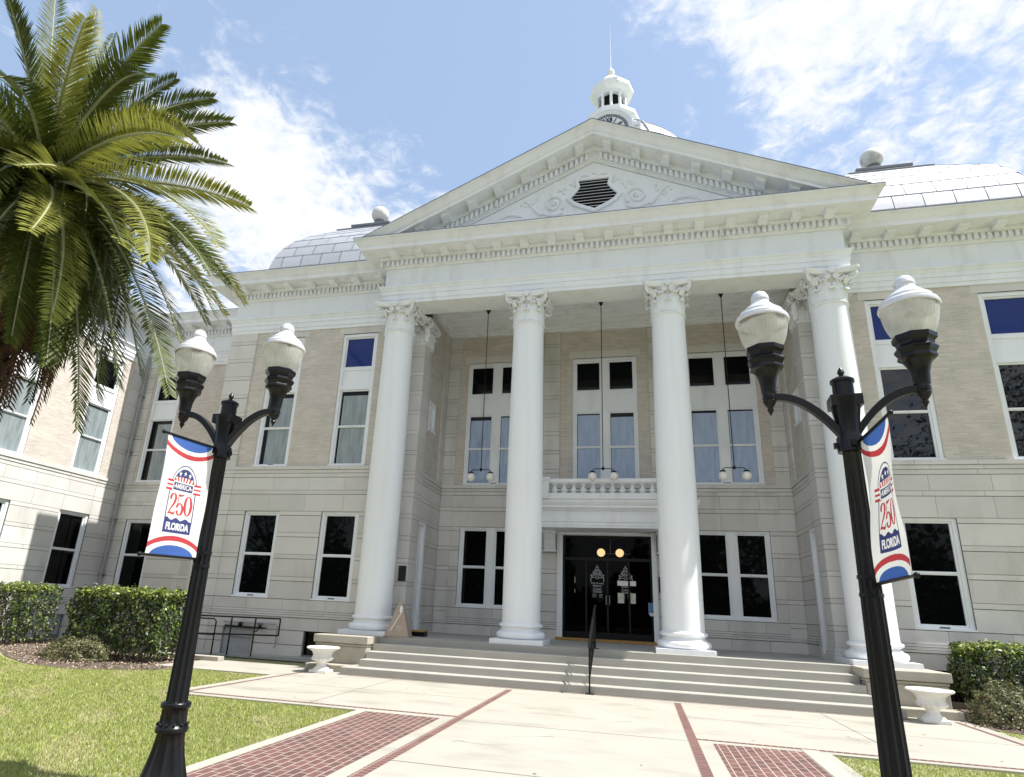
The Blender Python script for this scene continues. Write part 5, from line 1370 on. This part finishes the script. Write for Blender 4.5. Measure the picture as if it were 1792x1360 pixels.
m = MB(); m.F = Matrix.Translation((11.1, -.6, 0)); m.tube([(-12.58, y - .2, .0), (-12.58, y - .2, 1.02), (-12.5, y - .2, 1.09), (-11.95, y - .2, 1.09), (-11.86, y - .2, 1.02), (-11.86, y - .2, .0)], .022, 8); m.tube([(-12.58, y - .2, .62), (-11.86, y - .2, .62)], .02, 8); m.build('gate_loop', M['blackrail'], t, smooth=True)
m = MB(); m.F = Matrix.Translation((10.9, -1.1, 0)); y = 1.12
t = empty('backflow_pipe', 'thin grey water pipe with dark valves on the wall above the basement door', 'pipe', (-10.9, 1.1, 0))
m.tube([(-12.1, y, 1.0), (-10.4, y, 1.01), (-10.2, y, 1.0), (-10.13, y, .93), (-10.12, y, .36), (-10.16, y, .30)], .024, 8); m.build('pipe', M['pipe'], t, smooth=True)
m = MB(); m.F = Matrix.Translation((10.9, -1.1, 0)); m.tube([(-12.0, y - .05, .88), (-10.6, y - .05, .86)], .03, 8); m.sphere((-11.44, y - .05, .95), .075, 10, 8); m.lathe([(.03, 0), (.03, .16)], 8, (-11.44, y - .05, .86)); m.sphere((-10.72, y - .05, .90), .06, 10, 8)
m.lathe([(.09, .97), (.09, .99)], 12, (-10.72, y - .05, 0)); m.tube([(-10.85, y - .05, .74), (-10.72, y - .05, .88), (-10.5, y - .05, .86)], .022, 8); m.build('valve', M['blackrail'], t, smooth=True)

# ================================================================== HEDGES AND SHRUBS
LEAF = [mat('hedge_leaf', (.080, .130, .024), .42, .1, 2, island=.35, fine=0, spec=.5, transl=.22), mat('lit_hedge_leaf', (.30, .37, .075), .42, .1, 2, island=.3, fine=0, spec=.5, transl=.3), mat('shaded_hedge_leaf', (.018, .033, .010), .45, .1, 2, island=.3, fine=0, spec=.5, transl=.1), mat('brown_hedge_leaf', (.13, .085, .04), .7, .1, 2, island=.3, fine=0)]  # bright and dark leaf copies carry sunlight and gap shade in their colour
SHR = [mat('shrub_leaf', (.12, .135, .055), .55, .1, 2, island=.35, fine=0, transl=.2), mat('pale_shrub_leaf', (.21, .22, .10), .55, .1, 2, island=.3, fine=0, transl=.25), mat('russet_shrub_leaf', (.16, .10, .05), .55, .1, 2, island=.3, fine=0, transl=.2)]
TWIG = mat('twig', (.10, .075, .05), .9, .2, 10)
def hedge(name, label, x0, x1, y0, y1, z1, n, seed, size=.042, mats=LEAF, zb=.12, group=None):
    r = np.random.default_rng(seed); cx, cy = (x0 + x1) / 2, (y0 + y1) / 2
    t = empty(name, label, 'hedge', (cx, cy, 0), 0, group)
    n6 = n; p = r.uniform(0, 1, (n6, 3)); face = r.choice(3, n6, p=[.30, .46, .24]); dep = np.minimum(np.abs(r.normal(0, .09, n6)), .32)
    sx, sy, sz = x1 - x0, y1 - y0, z1 - zb
    X = p[:, 0] * sx; Y_ = p[:, 1] * sy; Z_ = zb + p[:, 2] ** .9 * sz
    sg = np.where(r.random(n6) < .62, 0, 1)
    Nrm = np.zeros((n6, 3))
    k = face == 0; Z_[k] = z1 - dep[k]; Nrm[k, 2] = 1
    k = face == 1; Y_[k] = np.where(sg[k] == 0, dep[k], sy - dep[k]); Nrm[k, 1] = np.where(sg[k] == 0, -1, 1)
    k = face == 2; X[k] = np.where(r.random(k.sum()) < .5, dep[k], sx - dep[k]); Nrm[k, 0] = np.where(X[k] < sx / 2, -1, 1)
    lump = .085 * np.sin(X * 5.3 + 2 * np.sin(Y_ * 4 + seed)) * np.sin(Z_ * 6 + Y_ * 3) + .045 * np.sin(X * 11 + Z_ * 9 + seed) + .03 * np.sin(X * 23 + Y_ * 17)
    Pp = np.stack([X, Y_, Z_], 1) + Nrm * lump[:, None] + r.normal(0, .014, (n6, 3))
    under = np.clip((.45 - Z_) / .45, 0, 1); keep = r.random(n6) > under * .75
    gap = np.sin(X * 7.1 + seed) * np.sin(Z_ * 6.3 + 1.7 * seed) * np.sin(Y_ * 5.7); keep &= ~((gap > .55) & (face != 0) & (r.random(n6) < .7))
    Pp, Nrm, Z2 = Pp[keep], Nrm[keep], Z_[keep]
    k = r.random(len(Pp)) < .035; Pp[k] += Nrm[k] * np.abs(r.normal(0, .06, k.sum()))[:, None] + np.array([0, 0, .02])
    ns = int(sx * 16); bs = np.stack([r.uniform(0, sx, ns), r.uniform(0, sy, ns), np.full(ns, z1 - .02)], 1); hs = r.uniform(.04, .15, ns)
    for q in range(7):
        Pp = np.concatenate([Pp, bs + np.stack([r.normal(0, .018, ns), r.normal(0, .018, ns), hs * q / 6], 1)]); Nrm = np.concatenate([Nrm, r.normal(0, 1, (ns, 3))]); Z2 = np.concatenate([Z2, np.full(ns, z1)])
    V, F_ = leaf_quads(Pp - np.array([sx / 2, sy / 2, 0]), Nrm + np.array([0, 0, .55]), size, .55, .55, r)
    q = r.random(len(F_)); fr_ = np.clip((Z2 - (z1 - .28)) / .28, 0, 1); mi = np.where(q < .10 + .45 * fr_, 1, np.where(q < .56 + .3 * fr_, 0, 2)); mi[(r.random(len(F_)) < .035)] = 3  # bright copies crowd the top, dark ones the body: painted light and shade
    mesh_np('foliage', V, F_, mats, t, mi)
    m = MB(); rn = random.Random(seed)
    for i in range(int(sx * 11)):
        a = Vector((rn.uniform(-sx / 2 + .12, sx / 2 - .12), rn.uniform(-sy / 2 + .15, sy / 2 - .15), 0)); b = a + Vector((rn.uniform(-.16, .16), rn.uniform(-.1, .1), rn.uniform(.35, .7))); c = b + Vector((rn.uniform(-.2, .2), rn.uniform(-.15, .15), rn.uniform(.2, .6)))
        m.tube([a, b, c], [.016, .011, .005], 5)
    m.build('stem', TWIG, t)
    return t
def shrub(name, label, x, y, rx_, ry_, h_, n, seed, mats=SHR, size=.03, group=None):
    r = np.random.default_rng(seed); t = empty(name, label, 'shrub', (x, y, 0), 0, group)
    d = r.normal(0, 1, (n, 3)); d /= np.linalg.norm(d, axis=1)[:, None]; d[:, 2] = np.abs(d[:, 2]) * 1.0 - .12
    rad = 1 - np.abs(r.normal(0, .13, n)); lump = 1 + .14 * np.sin(d[:, 0] * 7 + seed) * np.sin(d[:, 1] * 8) + .10 * np.sin(d[:, 2] * 13 + d[:, 0] * 11)
    P_ = d * (rad * lump)[:, None] * np.array([rx_, ry_, h_]); P_[:, 2] = np.maximum(P_[:, 2], .03) + .02
    V, F_ = leaf_quads(P_, d + np.array([0, 0, .4]), size, .55, .6, r); q = r.random(n); mi = np.where(q < .48, 0, np.where(q < .83, 1, 2))
    mesh_np('foliage', V, F_, mats, t, mi)
    m = MB(); rn = random.Random(seed)
    for i in range(14):
        a = rn.uniform(0, 2 * PI); k = rn.uniform(.3, .85); m.tube([(0, 0, 0), (rx_ * k * .5 * math.cos(a), ry_ * k * .5 * math.sin(a), h_ * .4), (rx_ * k * math.cos(a), ry_ * k * math.sin(a), h_ * rn.uniform(.5, .85))], [.014, .009, .004], 5)
    m.build('stem', TWIG, t)
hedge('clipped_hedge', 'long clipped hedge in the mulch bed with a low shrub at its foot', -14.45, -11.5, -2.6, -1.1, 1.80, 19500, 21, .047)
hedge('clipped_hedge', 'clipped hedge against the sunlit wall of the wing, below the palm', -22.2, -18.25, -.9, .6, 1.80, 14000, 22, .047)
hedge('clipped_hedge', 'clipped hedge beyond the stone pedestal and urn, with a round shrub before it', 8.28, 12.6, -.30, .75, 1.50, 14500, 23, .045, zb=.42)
shrub('low_shrub', 'low spreading olive shrub at the foot of the long hedge, in brown mulch', -13.55, -2.95, 1.0, .55, .62, 4200, 31)
shrub('low_shrub', 'round olive shrub growing beside the urn and its pedestal', 8.35, -1.35, .66, .6, .88, 4200, 32)

# ================================================================== PALM
PC = Vector((-9.2, -10.3, 8.8))
pt = empty('palm_tree', 'tall date palm with arching green fronds and a brown skirt of dead leaves', 'palm tree', (-9.2, -10.3, 0))
m = MB(); prof_t = []
z = 0; k = 0
while z < 8.4:
    r_ = .30 - .06 * min(z / 3, 1); prof_t += [(r_, z), (r_ + .035, z + .10), (r_ + .005, z + .13)]; z += .14
m.lathe(prof_t, 20)
for i in range(170):
    z = rng.uniform(.4, 8.3); a = rng.uniform(0, 2 * PI); r_ = .25; d = Vector((math.cos(a), math.sin(a), 0))
    p = d * r_; m.tube([(p.x, p.y, z), (p.x + d.x * .07, p.y + d.y * .07, z + .10), (p.x + d.x * .10, p.y + d.y * .10, z + .22)], [.06, .05, .015], 5)
m.build('trunk', M['bark'], pt, smooth=True, ang=50)
PG = [mat('palm_leaflet', (.075, .100, .018), .45, .1, 2, island=.3, fine=0, spec=.3, transl=.25), mat('sunlit_palm_leaflet', (.22, .23, .045), .45, .1, 2, island=.22, fine=0, spec=.25, transl=.25), mat('dead_palm_leaflet', (.085, .04, .018), .8, .1, 2, island=.4, fine=0, transl=.15), mat('palm_rib', (.31, .32, .19), .6, .08, 3, spec=.3), mat('dead_palm_rib', (.08, .036, .018), .8, .15, 3)]  # brighter leaflet copy has sunlight painted into its colour, for some fronds
def frond(p0, p1, p2, seed, kind=0, wid=.40, full=1.0, n=132, face=None):
    """p0 crown, p1 control, p2 tip (offsets from the crown); pinnate leaflets on both sides in a shallow V"""
    r = np.random.default_rng(seed); t = np.linspace(0, 1, 40)[:, None]
    p0, p1, p2 = map(np.array, (p0, p1, p2)); curve = (1 - t) ** 2 * p0 + 2 * t * (1 - t) * p1 + t ** 2 * p2
    def ev(s): return (1 - s) ** 2 * p0 + 2 * s * (1 - s) * p1 + s ** 2 * p2
    def dv(s):
        d = 2 * (1 - s) * (p1 - p0) + 2 * s * (p2 - p1); return d / np.linalg.norm(d)
    Vv, Ff, Mi = [], [], []
    side0 = np.cross(dv(.5), [0, 0, 1.]); side0 /= (np.linalg.norm(side0) + 1e-9); roll = r.uniform(-.5, .5) if face is None else face
    Lf = np.linalg.norm(p2 - p0)
    for i in range(n):
        s = .10 + .90 * (i + .5) / n; c = ev(s); d = dv(s)
        side = np.cross(d, [0, 0, 1.]); ln = np.linalg.norm(side); side = side / ln if ln > .25 else side0
        up = np.cross(side, d); up /= np.linalg.norm(up)
        side, up = side * math.cos(roll) + up * math.sin(roll), up * math.cos(roll) - side * math.sin(roll)
        L0 = wid * (math.sin(PI * (.10 + .86 * s) ** .85) ** .55) * r.uniform(.85, 1.1)
        for sg in (-1, 1):
            fw = .80 + .5 * s + r.normal(0, .07); dirn = side * sg * 1.0 + d * fw + up * (.34 + r.normal(0, .12)); dirn /= np.linalg.norm(dirn)
            w = .0135 + .006 * r.random(); e1 = np.cross(dirn, up); e1 /= np.linalg.norm(e1)
            droop = np.array([0, 0, -1.]) * L0 * (.02 + .06 * r.random()) * (1.6 if kind == 2 else 1)
            a = c; b = c + dirn * L0 * .5; t_ = c + dirn * L0 + droop
            o = len(Vv); Vv += [a - d * w * .8, a + d * w * .8, b + e1 * w, b - e1 * w, t_]
            Ff += [(o, o + 1, o + 2, o + 3), (o + 3, o + 2, o + 4, o + 4)]
            Mi += [kind, kind]
    return np.array(Vv), Ff, Mi, curve
def add_frond(p1, p2, seed, kind=0, wid=.40, face=None, n=132):
    V, F_, Mi, curve = frond((0, 0, 0), p1, p2, seed, kind, wid, face=face, n=n)
    m = MB(); m.v = [tuple(v) for v in V]; m.f = [f if f[2] != f[3] else f[:3] for f in F_]; m.m = list(Mi); m.uv = [None] * len(F_)
    nn = len(curve); m.tube(curve[::2], [.030 * (1 - i / 20) + .006 for i in range(len(curve[::2]))], 5, m=4 if kind == 2 else 3)
    o = m.build('dead_frond' if kind == 2 else 'frond', PG, pt); o.location = PC - Vector(pt.location); return o
def at(px_, py_, Y_):
    d = ray(px_, py_); q = CAM + d * ((Y_ - CAM.y) / d.y); return q - PC
# fronds seen against the sky: (control pixel, tip pixel, depth offset of control, of tip, kind)
FR = [((60, 130), (12, -10), -.6, -1.6, 0), ((85, 130), (100, -40), .6, 1.0, 0), ((115, 120), (150, 32), -1.2, -2.6, 1), ((150, 130), (168, 15), .8, 1.6, 0), ((185, 130), (283, 42), -.5, -1.4, 0),
      ((200, 200), (308, 138), .8, 1.2, 0), ((240, 185), (372, 172), 1.2, 1.8, 0), ((250, 215), (402, 214), .3, .9, 0), ((215, 200), (322, 246), -1.6, -2.6, 1), ((260, 250), (396, 286), .4, .2, 0),
      ((300, 300), (436, 362), -.3, -.5, 1), ((290, 280), (384, 432), -1.0, -1.4, 1), ((280, 320), (372, 482), -.6, -.9, 0), ((270, 290), (262, 455), -1.6, -1.9, 1), ((300, 350), (375, 552), .4, .3, 0),
      ((260, 380), (318, 610), .2, .1, 0), ((235, 370), (296, 690), -.5, -.6, 0), ((215, 400), (246, 660), .2, .2, 0), ((190, 400), (205, 672), -.7, -.9, 0), ((170, 420), (172, 700), -.4, -.5, 0),
      ((150, 420), (135, 752), -.8, -1.0, 0), ((120, 330), (52, 405), -1.8, -2.9, 1), ((140, 380), (88, 560), -1.5, -2.4, 1), ((110, 420), (80, 640), -.9, -1.3, 0), ((150, 280), (30, 290), -1.8, -2.7, 1),
      ((60, 380), (18, 600), -1.2, -1.5, 0), ((40, 360), (-22, 560), -1.0, -1.2, 1), ((20, 340), (-60, 470), -1.4, -1.8, 0), ((170, 300), (215, 430), -1.9, -2.5, 1),
      ((60, 230), (-40, 130), -.8, -1.4, 0), ((50, 260), (-70, 240), -.8, -1.5, 1), ((30, 300), (-110, 360), -.3, -.6, 0), ((30, 330), (-80, 520), -.8, -1.1, 0), ((120, 230), (200, 60), 1.4, 2.8, 0), ((130, 240), (40, 60), 1.6, 3.0, 0)]
for i, (c_, t_, dc_, dt_, kd) in enumerate(FR):
    add_frond(tuple(at(*c_, PC.y + dc_ * .95)), tuple(at(*t_, PC.y + dt_ * .95)), 100 + i, kd, .56)
for i in range(15):
    a = 2 * PI * i / 15 * 1.618 * 2; e = [R(34), R(8), R(-14)][i % 3] + rng.normal(0, .08); Lr = rng.uniform(3.6, 4.4)
    h = Vector((math.cos(a), math.sin(a), 0))
    p1 = h * (Lr * .55 * math.cos(e)) + Vector((0, 0, Lr * .62 * math.sin(e) + .35)); p2 = h * (Lr * .95 * math.cos(e * .75)) + Vector((0, 0, Lr * .62 * math.sin(e) - 1.5 * math.cos(e)))
    add_frond(tuple(p1), tuple(p2), 300 + i, i % 5 == 0, .54)
for i in range(48):                          # the drooping lower fronds
    a = 2 * PI * i / 48 * 5 + rng.normal(0, .12); h = Vector((math.cos(a), math.sin(a), 0)); Lr = rng.uniform(1.6, 3.9); r1, r2 = rng.uniform(1.3, 2.0), rng.uniform(1.1, 2.1)
    add_frond(tuple(h * r1 + Vector((0, 0, -.15))), tuple(h * r2 + Vector((0, 0, -Lr))), 500 + i, 0, .50, n=104)
sk = MB()                                    # the brown skirt of dead leaves hanging round the trunk
for i in range(64):
    a = 2 * PI * i / 64 * 7 + rng.normal(0, .12); h = Vector((math.cos(a), math.sin(a), 0)); Lr = rng.uniform(2.4, 4.4); r1, r2 = rng.uniform(.65, 1.2), rng.uniform(.45, 1.15)
    V, F_, Mi, curve = frond((0, 0, 0), tuple(h * r1 + Vector((0, 0, -.5))), tuple(h * r2 + Vector((0, 0, -Lr))), 700 + i, 2, .46, n=84)
    sk.add([tuple(v) for v in V], [f if f[2] != f[3] else f[:3] for f in F_], 2); sk.tube(curve[::3], [.045 * (1 - q / 14) + .008 for q in range(len(curve[::3]))], 5, m=4)
o = sk.build('dead_frond_skirt', PG, pt); o.location = PC - Vector(pt.location); o['kind'] = 'stuff'
m = MB()
for i in range(60):                          # orange fruit stalks and leaf bases in the heart of the crown
    a = rng.uniform(0, 2 * PI); h = Vector((math.cos(a), math.sin(a), 0)); z = rng.uniform(-1.6, -.1)
    m.tube([h * .2 + Vector((0, 0, z - .3)), h * .45 + Vector((0, 0, z)), h * rng.uniform(.6, .95) + Vector((0, 0, z + .1))], [.07, .05, .02], 5)
o = m.build('frond_base', M['bark'], pt); o.location = PC - Vector(pt.location)

# ================================================================== OAKS across the street, seen only as reflections in the windows
OK = [mat('oak_leaf', (.055, .085, .022), .5, .1, 2, island=.35, fine=0, transl=.2), mat('dark_oak_leaf', (.03, .05, .015), .5, .1, 2, island=.35, fine=0, transl=.1)]
def oak(x, y, h_, rad, seed, label, group=None):
    r = np.random.default_rng(seed); t = empty('oak_tree', label, 'tree', (x, y, 0), 0, group)
    m = MB(); rn = random.Random(seed); m.tube([(0, 0, 0), (.15, 0, h_ * .2), (-.1, .1, h_ * .4)], [.55, .42, .35], 10); ends = []
    for i in range(9):
        a = 2 * PI * i / 9 + rn.uniform(-.2, .2); e = Vector((rad * .62 * math.cos(a), rad * .62 * math.sin(a), h_ * rn.uniform(.5, .85)))
        m.tube([(-.1, .1, h_ * .34), tuple(e * .5 + Vector((0, 0, h_ * .15))), tuple(e)], [.26, .16, .06], 7); ends.append(e)
    ends += [Vector((0, 0, h_ * .85)), Vector((rad * .2, 0, h_ * .9)), Vector((-rad * .25, .3, h_ * .75))]
    m.build('trunk', M['bark'], t, smooth=True)
    Ps = []
    for e in ends:
        for q in range(7):
            c = np.array(e) + r.normal(0, rad * .20, 3) * np.array([1, 1, .75]); Ps.append(c + r.normal(0, rad * .085, (95, 3)))
    P_ = np.concatenate(Ps); V, F_ = leaf_quads(P_, r.normal(0, 1, P_.shape), .19, .6, .3, r)
    mesh_np('crown', V, F_, OK, t, (r.random(len(F_)) < .5).astype(int))
    return t
oak(33, -44, 24, 11, 61, 'tallest oak across the street, reflected as sky and leaves')
oak(11, -52, 15, 8, 62, 'oak across the street, reflected in the porch windows')
oak(-14, -50, 14, 8, 63, 'shorter oak across the street, standing apart from the others')
oak(-40, -46, 17, 9, 64, 'broad oak across the street, reflected in windows with pale blinds')
r = np.random.default_rng(77); n = 34000
X = r.uniform(-120, 120, n); top = 9 + 3.5 * np.sin(X * .21) + 2.2 * np.sin(X * .53 + 1) + 1.2 * np.sin(X * 1.7)
P_ = np.stack([X, -72 + r.uniform(-4, 4, n), top * r.uniform(0, 1, n) ** .8], 1)
V, F_ = leaf_quads(P_, np.tile([0, 1, .2], (n, 1)), .42, .7, .5, r)
nb = 120; xb = np.linspace(-120, 120, nb); tb = (9 + 3.5 * np.sin(xb * .21) + 2.2 * np.sin(xb * .53 + 1)) * .9
Vb = np.concatenate([np.stack([xb, np.full(nb, -73.), np.zeros(nb)], 1), np.stack([xb, np.full(nb, -72.5), tb * .6], 1), np.stack([xb, np.full(nb, -74.5), tb], 1)])
Fb = np.concatenate([np.stack([np.arange(nb - 1) + k * nb, np.arange(1, nb) + k * nb, np.arange(1, nb) + (k + 1) * nb, np.arange(nb - 1) + (k + 1) * nb], 1) for k in (0, 1)])
F_ = np.concatenate([F_, Fb + len(V)]); V = np.concatenate([V, Vb])
o = mesh_np('far_treeline', V, F_, OK, None, (r.random(len(F_)) < .5).astype(int)); o['kind'] = 'stuff'
